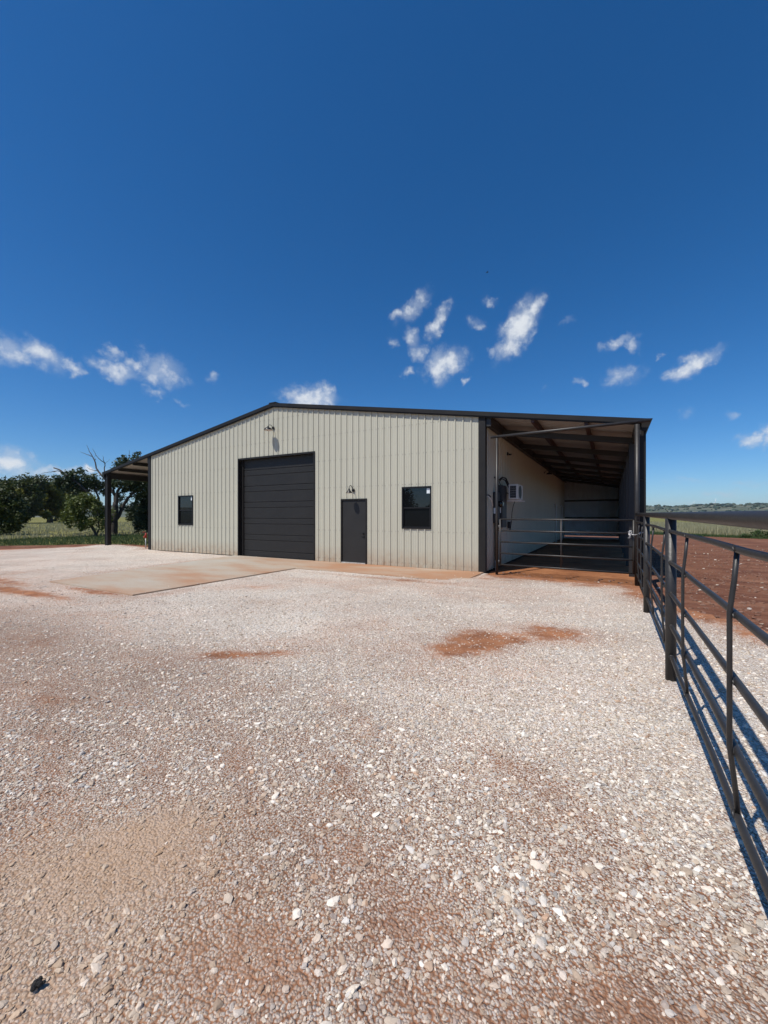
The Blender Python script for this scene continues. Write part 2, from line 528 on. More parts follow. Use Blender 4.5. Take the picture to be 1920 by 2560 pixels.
    dm.inputs['From Min'].default_value = .34; dm.inputs['From Max'].default_value = 1.0
    l.new(df, dm.inputs['Value'])
    m2 = n.new('ShaderNodeMix'); m2.data_type = 'RGBA'
    l.new(dm.outputs[0], m2.inputs[0]); l.new(m1.outputs[2], m2.inputs[6]); l.new(dr.outputs[0], m2.inputs[7])
    # sandy tint
    m3 = n.new('ShaderNodeMix'); m3.data_type = 'RGBA'; m3.blend_type = 'MIX'
    l.new(math_node(n, l, 'MULTIPLY', at2.outputs['Fac'], .72), m3.inputs[0]); l.new(m2.outputs[2], m3.inputs[6]); m3.inputs[7].default_value = (.40, .255, .150, 1)
    m4 = n.new('ShaderNodeMix'); m4.data_type = 'RGBA'
    l.new(math_node(n, l, 'MULTIPLY', at3.outputs['Fac'], .50), m4.inputs[0]); l.new(m3.outputs[2], m4.inputs[6]); m4.inputs[7].default_value = (.170, .100, .066, 1)
    # broad tonal drift
    nl = n.new('ShaderNodeTexNoise'); nl.inputs['Scale'].default_value = .55; nl.inputs['Detail'].default_value = 5
    l.new(ob, nl.inputs['Vector'])
    tv = math_node(n, l, 'MULTIPLY_ADD', nl.outputs['Fac'], .70, .86)
    fin = n.new('ShaderNodeVectorMath'); fin.operation = 'SCALE'
    l.new(m4.outputs[2], fin.inputs[0]); l.new(tv, fin.inputs['Scale'])
    l.new(fin.outputs[0], b.inputs['Base Color'])
    hh = math_node(n, l, 'ADD', math_node(n, l, 'MULTIPLY', heights[0], -.45), math_node(n, l, 'MULTIPLY', heights[1], -.85))
    hh = math_node(n, l, 'MULTIPLY', hh, math_node(n, l, 'MULTIPLY_ADD', math_node(n, l, 'ADD', at.outputs['Fac'], at2.outputs['Fac'], clamp=True), -.45, 1.0))
    hh = math_node(n, l, 'MULTIPLY_ADD', nf.outputs['Fac'], .8, hh)
    bp = n.new('ShaderNodeBump'); bp.inputs['Strength'].default_value = .9; bp.inputs['Distance'].default_value = .015
    l.new(hh, bp.inputs['Height']); l.new(bp.outputs[0], b.inputs['Normal'])
    return m


def stone_mat():
    m, n, l, b = new_mat('loose_stone')
    b.inputs['Roughness'].default_value = .85
    b.inputs['Specular IOR Level'].default_value = .3
    at = n.new('ShaderNodeAttribute'); at.attribute_type = 'INSTANCER'; at.attribute_name = 'tone'
    tcn = n.new('ShaderNodeTexCoord')
    nz = n.new('ShaderNodeTexNoise'); nz.inputs['Scale'].default_value = 2.5; nz.inputs['Detail'].default_value = 5
    l.new(tcn.outputs['Object'], nz.inputs['Vector'])
    v = math_node(n, l, 'MULTIPLY_ADD', nz.outputs['Fac'], .5, .75)
    c = n.new('ShaderNodeVectorMath'); c.operation = 'SCALE'
    l.new(at.outputs['Color'], c.inputs[0]); l.new(v, c.inputs['Scale'])
    l.new(c.outputs[0], b.inputs['Base Color'])
    return m


def soil_mat(name, c0, c1, c2, scale=1.2, stretch=(1, 1, 1), bump=.6):
    m, n, l, b = new_mat(name)
    b.inputs['Roughness'].default_value = .95
    b.inputs['Specular IOR Level'].default_value = .15
    tcn = n.new('ShaderNodeTexCoord')
    mp = n.new('ShaderNodeMapping'); mp.inputs['Scale'].default_value = stretch
    l.new(tcn.outputs['Object'], mp.inputs['Vector'])
    nz = n.new('ShaderNodeTexNoise'); nz.inputs['Scale'].default_value = scale; nz.inputs['Detail'].default_value = 10; nz.inputs['Roughness'].default_value = .66
    l.new(mp.outputs[0], nz.inputs['Vector'])
    rp = n.new('ShaderNodeValToRGB')
    rp.color_ramp.elements[0].position = .32; rp.color_ramp.elements[0].color = (*c0, 1)
    rp.color_ramp.elements[1].position = .68; rp.color_ramp.elements[1].color = (*c2, 1)
    e = rp.color_ramp.elements.new(.5); e.color = (*c1, 1)
    l.new(nz.outputs['Fac'], rp.inputs[0])
    l.new(rp.outputs[0], b.inputs['Base Color'])
    n2 = n.new('ShaderNodeTexNoise'); n2.inputs['Scale'].default_value = scale * 14; n2.inputs['Detail'].default_value = 8
    l.new(mp.outputs[0], n2.inputs['Vector'])
    bp = n.new('ShaderNodeBump'); bp.inputs['Strength'].default_value = bump; bp.inputs['Distance'].default_value = .05
    l.new(n2.outputs['Fac'], bp.inputs['Height']); l.new(bp.outputs[0], b.inputs['Normal'])
    return m


def concrete_mat():
    m, n, l, b = new_mat('dusty_concrete')
    b.inputs['Roughness'].default_value = .85
    g = n.new('ShaderNodeNewGeometry')
    sp = n.new('ShaderNodeSeparateXYZ'); l.new(g.outputs['Position'], sp.inputs[0])
    nz = n.new('ShaderNodeTexNoise'); nz.inputs['Scale'].default_value = .7; nz.inputs['Detail'].default_value = 8; nz.inputs['Roughness'].default_value = .6
    mp = n.new('ShaderNodeMapping'); mp.inputs['Scale'].default_value = (.55, 1.3, 1)
    l.new(g.outputs['Position'], mp.inputs['Vector']); l.new(mp.outputs[0], nz.inputs['Vector'])
    # red mud carried over the slab, more of it towards the yard's right
    gx = n.new('ShaderNodeMapRange'); gx.inputs['From Min'].default_value = -2.2; gx.inputs['From Max'].default_value = 4.5
    gx.inputs['To Min'].default_value = -.20; gx.inputs['To Max'].default_value = .34
    l.new(sp.outputs[0], gx.inputs['Value'])
    f = math_node(n, l, 'ADD', math_node(n, l, 'MULTIPLY_ADD', nz.outputs['Fac'], 2.4, -.72), gx.outputs[0], clamp=True)
    rp = n.new('ShaderNodeValToRGB')
    rp.color_ramp.elements[0].position = 0; rp.color_ramp.elements[0].color = (.41, .375, .315, 1)
    rp.color_ramp.elements[1].position = 1; rp.color_ramp.elements[1].color = (.37, .195, .105, 1)
    e = rp.color_ramp.elements.new(.45); e.color = (.40, .315, .235, 1)
    l.new(f, rp.inputs[0])
    nf = n.new('ShaderNodeTexNoise'); nf.inputs['Scale'].default_value = 30; nf.inputs['Detail'].default_value = 6
    l.new(g.outputs['Position'], nf.inputs['Vector'])
    v = math_node(n, l, 'MULTIPLY_ADD', nf.outputs['Fac'], .3, .85)
    c = n.new('ShaderNodeVectorMath'); c.operation = 'SCALE'
    l.new(rp.outputs[0], c.inputs[0]); l.new(v, c.inputs['Scale'])
    l.new(c.outputs[0], b.inputs['Base Color'])
    bp = n.new('ShaderNodeBump'); bp.inputs['Strength'].default_value = .2; bp.inputs['Distance'].default_value = .01
    l.new(nf.outputs['Fac'], bp.inputs['Height']); l.new(bp.outputs[0], b.inputs['Normal'])
    return m


def leaf_mat(name, c0, c1, trans=.25):
    m, n, l, b = new_mat(name)
    b.inputs['Roughness'].default_value = .55
    at = n.new('ShaderNodeAttribute'); at.attribute_name = 'tint'
    rp = n.new('ShaderNodeValToRGB')
    rp.color_ramp.elements[0].color = (*c0, 1); rp.color_ramp.elements[1].color = (*c1, 1)
    l.new(at.outputs['Fac'], rp.inputs[0])
    l.new(rp.outputs[0], b.inputs['Base Color'])
    if trans:
        tr = n.new('ShaderNodeBsdfTranslucent')
        l.new(rp.outputs[0], tr.inputs['Color'])
        mx = n.new('ShaderNodeMixShader'); mx.inputs[0].default_value = trans
        l.new(b.outputs[0], mx.inputs[1]); l.new(tr.outputs[0], mx.inputs[2])
        l.new(mx.outputs[0], n['Material Output'].inputs['Surface'])
    return m


M['gravel'] = gravel_mat()
M['stone'] = stone_mat()
M['dirt'] = soil_mat('red_dirt', (.095, .038, .024), (.180, .078, .046), (.27, .135, .082), 1.1, (.55, 1.5, 1), bump=1.0)
M['field'] = soil_mat('pasture_ground', (.11, .115, .030), (.175, .165, .050), (.25, .225, .085), .35)
M['hill'] = soil_mat('scrub_hill_ground', (.055, .075, .055), (.10, .115, .08), (.27, .25, .19), .012, bump=.3)
M['concrete'] = concrete_mat()
M['leaf_oak'] = leaf_mat('dark_oak_leaves', (.018, .032, .010), (.075, .095, .022))
M['leaf_gold'] = leaf_mat('yellow_green_leaves', (.045, .060, .011), (.20, .195, .025))
M['leaf_elm'] = leaf_mat('elm_leaves', (.020, .038, .018), (.070, .100, .045))
M['leaf_bush'] = leaf_mat('bush_leaves', (.045, .070, .014), (.150, .180, .036))
M['scrub'] = leaf_mat('hill_scrub_leaves', (.022, .040, .026), (.060, .085, .05), 0)
M['grass_dark'] = leaf_mat('short_green_grass', (.030, .060, .016), (.075, .115, .030))
M['grass_dry'] = leaf_mat('dry_tall_grass', (.22, .20, .10), (.46, .43, .27))
M['bark'] = paint('bark', (.045, .038, .033), .9, .35, 4, bump=.5, bscale=14)
M['deadwood'] = paint('dead_branch', (.10, .085, .075), .9, .3, 4, bump=.3, bscale=14)

# ------------------------------------------------------------------ ground
PAD = [(-2.1, .02), (-.75, -6.44), (2.62, -6.44), (2.62, -1.83), (7.62, -1.83), (7.62, .02)]
GRAVEL = [(-17, -24), (19, -24), (19, -9.5), (14, -5.5), (12.5, -3.6), (11.65, -2.3), (11.4, -1.7), (11.2, -.35), (9.6, -.2), (7.8, -.1),
          (7.65, .3), (-7.6, .3), (-7.7, 1.15), (-9.5, 1.2), (-11.1, 1.3), (-12.5, .6), (-13.2, -1.2), (-14.2, -3.2), (-15.2, -8)]
DIRT = [(-18, -45), (70, -45), (70, 17), (40, 22), (26, 24.6), (19.5, 26.4), (15.4, 29.7), (13, 31), (11.6, 36), (-8, 36), (-8.5, 4),
        (-9.6, 2.0), (-11.4, 2.0), (-13.5, 1.7), (-15.2, .4), (-17.4, -2.2), (-19.5, -8)]
# loose patches where the dirt shows through: x, y, rx, ry, rotation, strength
PATCH = [(9.22, -6.05, .34, .40, .5, 1.3), (9.02, -6.48, .28, .26, .3, 1.2), (9.45, -5.75, .36, .24, .3, 1.0), (9.95, -5.2, .50, .36, .2, 1.0), (8.9, -6.7, .9, .6, .4, .42),
         (7.02, -7.78, .36, .13, .55, .95), (7.30, -7.55, .30, .10, .5, .8), (0.0, -7.30, 1.6, .16, 0.05, .9), (-1.8, -7.0, 1.3, .2, 0, .6),
         (1.6, -6.55, 1.3, .10, 0, .7), (2.9, -6.0, .2, .7, 0, .55), (3.8, -4.6, .8, .35, .6, .55), (-1.7, -2.2, .22, 2.6, .12, .5),
         (8.6, -9.15, .5, .07, -.5, .5), (9.2, -8.9, .35, .06, -.4, .5), (8.2, -9.4, .35, .06, -.5, .35), (10.3, -8.5, .55, .10, -.6, .5), (10.5, -8.9, .4, .12, -.5, .45),
         (7.4, -9.6, .5, .06, -.35, .35), (6.6, -9.3, .5, .06, -.3, .3), (8.9, -8.3, .4, .06, -.5, .4), (10.7, -9.4, .4, .2, .3, .5), (9.9, -9.5, .5, .2, -.5, .5), (9.4, -9.9, .5, .2, -.3, .45),
         (8.3, -.9, 1.0, .45, 0, .55), (10.2, -.7, .9, .4, 0, .7), (11.0, -1.6, .5, .8, 0, .55), (-13.0, -2.2, .7, 1.2, .3, .35), (-10.0, .6, 1.8, .5, 0, .45), (5.5, -2.2, 2.2, .12, 0, .5)]
SANDY = [(8.75, -9.84, .34, .26, .5, 1.25), (8.62, -10.0, .34, .26, .5, 1.1), (8.85, -10.3, .55, .34, .6, .75)]


def blobs(x, y, lst, wob=.35, seed=5):
    d = np.zeros(x.shape)
    wx = (fbm(x * 3.1, y * 3.1, seed) - .5) * wob; wy = (fbm(x * 3.1 + 40, y * 3.1, seed + 9) - .5) * wob
    for (cx, cy, rx, ry, rot, a) in lst:
        dx, dy = x - cx + wx * min(1, rx * 2), y - cy + wy * min(1, ry * 3)
        c, s = math.cos(rot), math.sin(rot)
        u, v = (dx * c + dy * s) / rx, (-dx * s + dy * c) / ry
        d = np.maximum(d, a * np.exp(-.7 * (u * u + v * v)))
    return d * np.clip(.45 + 1.1 * fbm(x * 7 + 9, y * 7, seed + 2), 0, 1.15)


def dirt_at(x, y):
    d = blobs(x, y, PATCH)
    edge = sdist(x, y, GRAVEL)
    nz = fbm(x * 1.7, y * 1.7, 21)
    d = np.maximum(d, sstep(1.1, .05, edge + (nz - .5) * .9) * np.where((y > -9) & ((x > 7.7) | (x < -7.7)), 1.0, 0))
    u_, v_ = x * .82 + y * .57, -x * .57 + y * .82
    d = d + .20 * sstep(.46, .68, fbm(u_ * .28 + 3, v_ * 1.15, 63, 5)) * (.2 + fbm(x * 3, y * 3, 15))
    d = d + .24 * sstep(.50, .72, fbm(x * .55, y * .9, 33, 5))
    d = d + .21 * sstep(-7.4, -9.6, y + .25 * (x - 9)) * (.5 + fbm(x * 1.5, y * 1.5, 55)) + (fbm(x * 5, y * 5, 77) - .5) * .16
    d = d * (1 - .8 * np.clip(blobs(x, y, SANDY, .3, 14), 0, 1))
    return np.clip(d, 0, 1)


def ground_z(x, y):
    z = -.024 + .010 * (fbm(x * 1.1, y * 1.1, 3) - .5) + .010 * (fbm(x * 5, y * 5, 8) - .5)
    z = z + .11 * np.exp(-(((x + 11.0) / 1.7) ** 2 + ((y - .25) / .6) ** 2)) + .05 * np.exp(-(((x + 8.6) / 1.2) ** 2 + ((y - .1) / .45) ** 2))
    z = z + .035 * np.exp(-(((x - 7.6) / .55) ** 2 + ((y + 1.6) / .5) ** 2))
    z = z + .026 * np.exp(-(((y + 1.93) / .10) ** 2)) * ((x > 3.5) & (x < 8))
    return z


def poly_sheet(name, poly, z, mat, jitter=.25, seg=.8, seed=4):
    pts = []
    rr = random.Random(seed)
    for i in range(len(poly)):
        a = Vector(poly[i]); b_ = Vector(poly[(i + 1) % len(poly)])
        k = max(1, min(80, int((b_ - a).length / seg)))
        nrm = Vector((-(b_ - a).y, (b_ - a).x)).normalized()
        for j in range(k):
            p = a.lerp(b_, j / k) + nrm * rr.uniform(-jitter, jitter)
            pts.append((p.x, p.y, z))
    bm = bmesh.new()
    bm.faces.new([bm.verts.new(p) for p in pts])
    bmesh.ops.triangulate(bm, faces=bm.faces[:])
    bmesh.ops.recalc_face_normals(bm, faces=bm.faces[:])
    me = bpy.data.meshes.new(name)
    for f_ in bm.faces:
        if f_.normal.z < 0: f_.normal_flip()
    bm.to_mesh(me); bm.free()
    me.materials.append(mat)
    return link(name, me)


# pasture out to the horizon
fld = MB(); fld.face([(-9000, -9000, -.10), (9000, -9000, -.10), (9000, 9000, -.10), (-9000, 9000, -.10)])
structure(fld.build('ground', M['field']), 'green and straw coloured pasture reaching to the hills')
structure(poly_sheet('dirt_ground', DIRT, -.052, M['dirt']), 'bare red dirt yard around the barn')

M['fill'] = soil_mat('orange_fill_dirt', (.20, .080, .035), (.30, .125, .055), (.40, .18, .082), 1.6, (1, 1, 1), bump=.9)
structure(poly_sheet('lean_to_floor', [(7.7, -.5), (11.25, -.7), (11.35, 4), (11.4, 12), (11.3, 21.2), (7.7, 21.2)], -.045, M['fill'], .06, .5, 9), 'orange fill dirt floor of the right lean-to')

# the gravel sheet: a grid that carries how much dirt shows
gs = .14
gx_, gy_ = np.meshgrid(np.arange(-17, 19.01, gs), np.arange(-24, 1.5, gs))
nyy, nxx = gx_.shape
sd = sdist(gx_, gy_, GRAVEL)
idx = np.arange(nyy * nxx).reshape(nyy, nxx)
q = np.stack([idx[:-1, :-1], idx[:-1, 1:], idx[1:, 1:], idx[1:, :-1]], -1)
keep = (sd[:-1, :-1] > 0) & (sd[1:, 1:] > 0) & (sd[:-1, 1:] > 0) & (sd[1:, :-1] > 0)
q = q[keep]
fx_, fy_ = gx_.ravel(), gy_.ravel()
vz = ground_z(fx_, fy_)
used = np.unique(q); remap = np.zeros(nyy * nxx, int); remap[used] = np.arange(len(used))
gv = np.stack([fx_, fy_, vz], -1)[used]
gm = fast_mesh('gravel_yard', gv, remap[q], 4, M['gravel'],
               {'dirt': dirt_at(fx_[used], fy_[used]), 'sand': np.clip(blobs(fx_[used], fy_[used], SANDY, .3, 14), 0, 1),
                'soil': sstep(-7.3, -9.2, fy_[used] + .9 * (fbm(fx_[used] * .9, fy_[used] * 1.4, 19) - .5) + .03 * (fx_[used] - 9)) * (1 - .35 * np.clip(blobs(fx_[used], fy_[used], SANDY, .3, 14), 0, 1))}, smooth=True)
structure(link('gravel_yard', gm), 'pale crushed limestone yard stained with red dirt')

# concrete apron
pb = bmesh.new()
top = [pb.verts.new((x, y, 0)) for x, y in PAD]
bot = [pb.verts.new((x, y, -.14)) for x, y in PAD]
pb.faces.new(top)
for i in range(len(PAD)):
    j = (i + 1) % len(PAD)
    pb.faces.new((top[j], top[i], bot[i], bot[j]))
bmesh.ops.recalc_face_normals(pb, faces=pb.faces[:])
bmesh.ops.bevel(pb, geom=[e for e in pb.edges if e.verts[0].co.z == 0 and e.verts[1].co.z == 0], offset=.012, segments=2, affect='EDGES')
pm = bpy.data.meshes.new('concrete_apron'); pb.to_mesh(pm); pb.free(); pm.materials.append(M['concrete'])
structure(link('concrete_apron', pm), 'concrete apron and walk stained with orange dirt before the doors')

# ---- loose stones, dense near the camera, thinning out with distance


def stones():
    cx, cy = CAM.x, CAM.y
    P, S, T = [], [], []

    def scatter(rmax, n, rad, keepf, soil=False):
        r_ = rmax * np.sqrt(rng.random(n)); th = YAW + (rng.random(n) - .5) * 2 * 1.02
        x = cx + r_ * np.sin(th); y = cy + r_ * np.cos(th)
        k = (r_ > .55) & (rng.random(n) < keepf(r_))
        if soil: k &= (sdist(x, y, GRAVEL) < .25) & (sdist(x, y, DIRT) > 0) & ((x > 11.3) | (x < -11) | ((x > 7.75) & (y < .6))) & (rng.random(n) < .25 + fbm(x * .9, y * 1.6, 44))
        else: k &= sdist(x, y, GRAVEL) > rng.random(n) * .3
        on_pad = sdist(x, y, PAD)
        k &= (on_pad < -.005) | ((on_pad < .5) & (rng.random(n) < .55 * np.exp(-np.maximum(on_pad, 0) / .05) + .05 * np.exp(-np.maximum(on_pad, 0) / .2) + .30 * (x > 6.9) * (y < -.7)))
        x, y = x[k], y[k]
        d = dirt_at(x, y); sa = np.clip(blobs(x, y, SANDY, .3, 14), 0, 1)
        # stones thin out where dirt or sand covers them
        if soil: d, sa = np.full(len(x), 1.0) * (rng.random(len(x)) > .035), sa * 0
        k2 = soil | (rng.random(len(x)) > sstep(.12, .75, d) * .80 + sa * (.88 if rad[1] > .01 else .80))
        x, y, d, sa = x[k2], y[k2], d[k2], sa[k2]
        m_ = len(x)
        rad_ = rad[0] + (rad[1] - rad[0]) * rng.random(m_) ** 2.2
        z = np.maximum(ground_z(x, y) if not soil else np.full(len(x), -.052), np.where(sdist(x, y, PAD) > 0, 0.0, -9)) + rad_ * .12
        P.append(np.stack([x, y, z], -1))
        S.append(rad_[:, None] * np.stack([.75 + .7 * rng.random(m_), .6 + .4 * rng.random(m_), .36 + .32 * rng.random(m_)], -1))
        pal = np.array((1.0, .95, .87)) * np.array([(.80, .77, .72), (.66, .61, .54), (.56, .48, .40), (.60, .60, .60), (.48, .40, .33), (.70, .64, .58), (.44, .43, .43), (.86, .84, .81), (.50, .36, .27)])
        w = np.array([.16, .2, .14, .13, .1, .14, .05, .05, .03]); w /= w.sum()
        c = pal[rng.choice(len(pal), m_, p=w)] * (.62 + .50 * rng.random((m_, 1)))
        dust = np.clip(d * .62 + .02, 0, 1)[:, None] * (.25 + .75 * rng.random((m_, 1)))
        if soil: dust = np.where(d[:, None] > .5, .93, .3)
        c = c * (1 - dust) + (np.array((.17, .078, .048)) if soil else np.array((.33, .16, .085))) * dust
        sa_ = (sa * (.55 + .45 * rng.random(m_)))[:, None]
        c = c * (1 - sa_) + np.array((.42, .275, .165)) * sa_
        T.append(np.concatenate([c, np.ones((m_, 1))], -1))

    scatter(4.4, 112000, (.0032, .0075), lambda r: np.clip((4.2 - r) / 2.0, 0, 1))
    scatter(9.5, 125000, (.006, .014), lambda r: np.clip((9.5 - r) / 6.0, 0, 1))
    scatter(18.0, 24000, (.010, .020), lambda r: np.clip((18 - r) / 12, .0, 1))
    scatter(5.0, 2600, (.012, .022), lambda r: np.clip((5 - r) / 3, 0, 1))
    scatter(30.0, 110000, (.008, .042), lambda r: np.clip((30 - r) / 24, 0, 1), True)
    P_, S_, T_ = np.concatenate(P), np.concatenate(S), np.concatenate(T)
    n = len(P_)
    me = bpy.data.meshes.new('loose_gravel')
    me.vertices.add(n); me.vertices.foreach_set('co', P_.astype(np.float32).ravel())
    a = me.attributes.new('scl', 'FLOAT_VECTOR', 'POINT'); a.data.foreach_set('vector', S_.astype(np.float32).ravel())
    rot = np.stack([(rng.random(n) - .5) * .7, (rng.random(n) - .5) * .7, rng.random(n) * 6.283], -1)
    a = me.attributes.new('rot', 'FLOAT_VECTOR', 'POINT'); a.data.foreach_set('vector', rot.astype(np.float32).ravel())
    a = me.attributes.new('tone', 'FLOAT_COLOR', 'POINT'); a.data.foreach_set('color', T_.astype(np.float32).ravel())
    o = link('loose_gravel', me)
    o['kind'] = 'stuff'; o['label'] = 'loose angular limestone chips strewn over the yard'
    ng = bpy.data.node_groups.new('scatter_stones', 'GeometryNodeTree')
    ng.interface.new_socket('Geometry', in_out='INPUT', socket_type='NodeSocketGeometry')
    ng.interface.new_socket('Geometry', in_out='OUTPUT', socket_type='NodeSocketGeometry')
    N, L = ng.nodes, ng.links
    gi = N.new('NodeGroupInput'); go = N.new('NodeGroupOutput')
    g2i = N.new('GeometryNodeGeometryToInstance')
    for k in range(9):
        ico = N.new('GeometryNodeMeshIcoSphere'); ico.inputs['Radius'].default_value = 1; ico.inputs['Subdivisions'].default_value = 2
        pos = N.new('GeometryNodeInputPosition')
        ad = N.new('ShaderNodeVectorMath'); ad.operation = 'ADD'; ad.inputs[1].default_value = (k * 7.3, k * 3.1, k * 1.7)
        L.new(pos.outputs[0], ad.inputs[0])
        nz = N.new('ShaderNodeTexNoise'); nz.inputs['Scale'].default_value = .95; nz.inputs['Detail'].default_value = 1.5
        L.new(ad.outputs[0], nz.inputs['Vector'])
        sb = N.new('ShaderNodeVectorMath'); sb.operation = 'SUBTRACT'; sb.inputs[1].default_value = (.5, .5, .5)
        L.new(nz.outputs['Color'], sb.inputs[0])
        sc2 = N.new('ShaderNodeVectorMath'); sc2.operation = 'SCALE'; sc2.inputs['Scale'].default_value = 1.5
        L.new(sb.outputs[0], sc2.inputs[0])
        sp_ = N.new('GeometryNodeSetPosition')
        L.new(ico.outputs['Mesh'], sp_.inputs['Geometry']); L.new(sc2.outputs[0], sp_.inputs['Offset'])
        L.new(sp_.outputs[0], g2i.inputs[0])
    iop = N.new('GeometryNodeInstanceOnPoints')
    L.new(gi.outputs[0], iop.inputs['Points']); L.new(g2i.outputs[0], iop.inputs['Instance'])
    iop.inputs['Pick Instance'].default_value = True
    rv = N.new('FunctionNodeRandomValue'); rv.data_type = 'INT'
    for s in rv.inputs:
        if s.type == 'INT' and s.name == 'Min': s.default_value = 0
        if s.type == 'INT' and s.name == 'Max': s.default_value = 8
    L.new([s for s in rv.outputs if s.type == 'INT'][0], iop.inputs['Instance Index'])
    for nm, sock in (('rot', 'Rotation'), ('scl', 'Scale')):
        na = N.new('GeometryNodeInputNamedAttribute'); na.data_type = 'FLOAT_VECTOR'; na.inputs['Name'].default_value = nm
        L.new(na.outputs['Attribute'], iop.inputs[sock])
    sm = N.new('GeometryNodeSetMaterial'); sm.inputs['Material'].default_value = M['stone']
    L.new(iop.outputs[0], sm.inputs[0]); L.new(sm.outputs[0], go.inputs[0])
    md = o.modifiers.new('scatter', 'NODES'); md.node_group = ng
    me.materials.append(M['stone'])
    print('stones', n)


stones()

# ------------------------------------------------------------------ far hills
naz, nr = 260, 14
azs = np.linspace(-2.2, 1.2, naz)
rs = np.linspace(900, 5200, nr)
A, RR = np.meshgrid(azs, rs)
HX, HY = CAM.x + RR * np.sin(A), CAM.y + RR * np.cos(A)
HZ = sstep(850, 2300, RR) * (47 + 12 * (fbm(A * 9, RR * .0012, 51) - .5) * 2) + sstep(2600, 5200, RR) * 30
HZ = HZ - 1.2 * (RR < 960)
hi = np.arange(naz * nr).reshape(nr, naz)
hq = np.stack([hi[:-1, :-1], hi[:-1, 1:], hi[1:, 1:], hi[1:, :-1]], -1).reshape(-1, 4)
structure(link('hills', fast_mesh('hills', np.stack([HX, HY, HZ], -1).reshape(-1, 3), hq, 4, M['hill'], smooth=True)), 'low scrub covered hills along the horizon')
# scrub on the hills (cannot be counted): many small clumps in one mesh
ns = 5200
sa_ = rng.uniform(-2.1, 1.1, ns); sr_ = 950 + 1900 * rng.random(ns) ** .8
keep = fbm(sa_ * 30, sr_ * .006, 61) > .40
sa_, sr_ = sa_[keep], sr_[keep]; ns = len(sa_)
sx_, sy_ = CAM.x + sr_ * np.sin(sa_), CAM.y + sr_ * np.cos(sa_)
sz_ = sstep(850, 2300, sr_) * (47 + 12 * (fbm(sa_ * 9, sr_ * .0012, 51) - .5) * 2)
bmi = bmesh.new(); bmesh.ops.create_icosphere(bmi, subdivisions=1, radius=1)
iv = np.array([v.co[:] for v in bmi.verts]); fi = np.array([[v.index for v in f.verts] for f in bmi.faces]); bmi.free()
rad_ = 3.0 + 5.0 * rng.random(ns)
SV = iv[None] * (rad_[:, None, None] * np.array((1.2, 1.2, .62))) * (.7 + .6 * rng.random((ns, len(iv), 1)))
SV = SV + np.stack([sx_, sy_, sz_ + rad_ * .3], -1)[:, None]
SF = fi[None] + (np.arange(ns) * len(iv))[:, None, None]
so = link('hill_scrub', fast_mesh('hill_scrub', SV.reshape(-1, 3), SF.reshape(-1, 3), 3, M['scrub'], {'tint': np.repeat(rng.random(ns), len(iv))}))
so['kind'] = 'stuff'; so['label'] = 'dark juniper scrub dotting the far hills'

# ------------------------------------------------------------------ grass (stuff)


def blades(name, xy, h, w, mat, z=-.09, label='', lean=.35):
    n = len(xy)
    th = rng.random(n) * 6.283
    hh = h[0] + (h[1] - h[0]) * rng.random(n)
    ww = w * (.6 + .8 * rng.random(n))
    dx, dy = np.cos(th) * ww, np.sin(th) * ww
    lx, ly = (rng.random(n) - .5) * 2 * lean * hh, (rng.random(n) - .5) * 2 * lean * hh
    z0 = np.full(n, z)
    V = np.stack([np.stack([xy[:, 0] - dx, xy[:, 1] - dy, z0], -1), np.stack([xy[:, 0] + dx, xy[:, 1] + dy, z0], -1),
                  np.stack([xy[:, 0] + lx, xy[:, 1] + ly, z0 + hh], -1)], 1)
    F = np.arange(n * 3).reshape(n, 3)
    t = np.clip(fbm(xy[:, 0] * .5, xy[:, 1] * .5, 91) * .7 + .45 * rng.random(n) - .1, 0, 1)
    o = link(name, fast_mesh(name, V.reshape(-1, 3), F, 3, mat, {'tint': np.repeat(t, 3)}))
    o['kind'] = 'stuff'; o['label'] = label
    return o


xy = np.stack([rng.uniform(-34, -8.6, 90000), rng.uniform(-14, 22, 90000)], -1)
dd = sdist(xy[:, 0], xy[:, 1], DIRT)
far_line = -26.0 + 2.5 * (fbm(xy[:, 1] * .25, xy[:, 1] * 0, 5) - .5)
k = (dd < -.02) & (xy[:, 0] > far_line) & (dd > -14)
blades('green_grass', xy[k], (.07, .17), .016, M['grass_dark'], label='short dark green grass bordering the gravel', z=-.10)
xy = np.stack([rng.uniform(-110, -20, 120000), rng.uniform(-40, 60, 120000)], -1)
far_line = -26.0 + 2.5 * (fbm(xy[:, 1] * .25, xy[:, 1] * 0, 5) - .5)
k = (xy[:, 0] < far_line + 1.5) & (rng.random(len(xy)) < np.clip(24 / (-xy[:, 0] - 4), .05, 1)) & (fbm(xy[:, 0] * .35, xy[:, 1] * .35, 71) > .40)
blades('pasture_grass', xy[k], (.12, .34), .035, M['grass_dry'], label='tufted yellow green pasture grass beneath the trees', z=-.10)
xy = np.stack([11 + 70 * rng.random(90000) ** 1.6, rng.uniform(17, 95, 90000)], -1)
dd = sdist(xy[:, 0], xy[:, 1], DIRT)
k = (dd < -1.7 - 1.2 * fbm(xy[:, 0] * .4, xy[:, 1] * .4, 3)) & (rng.random(len(xy)) < np.clip(34 / np.maximum(xy[:, 1], 1), .15, 1))
blades('tall_grass', xy[k], (.35, .80), .030, M['grass_dry'], label='tall pale seeding grass beyond the red dirt', z=-.10, lean=.3)
k = (dd < .25) & (dd > -2.6)
xy2 = xy[k]; xy2 = np.concatenate([xy2 + rng.normal(0, .25, xy2.shape) for _ in range(7)])
blades('verge_grass', xy2, (.08, .24), .02, M['grass_dark'], label='green verge grass between red dirt and tall grass', z=-.10)

# ------------------------------------------------------------------ trees
CR = Vector((math.cos(YAW), -math.sin(YAW), 0))          # across the view
CF = Vector((math.sin(YAW), math.cos(YAW), 0))           # away from the yard's near corner


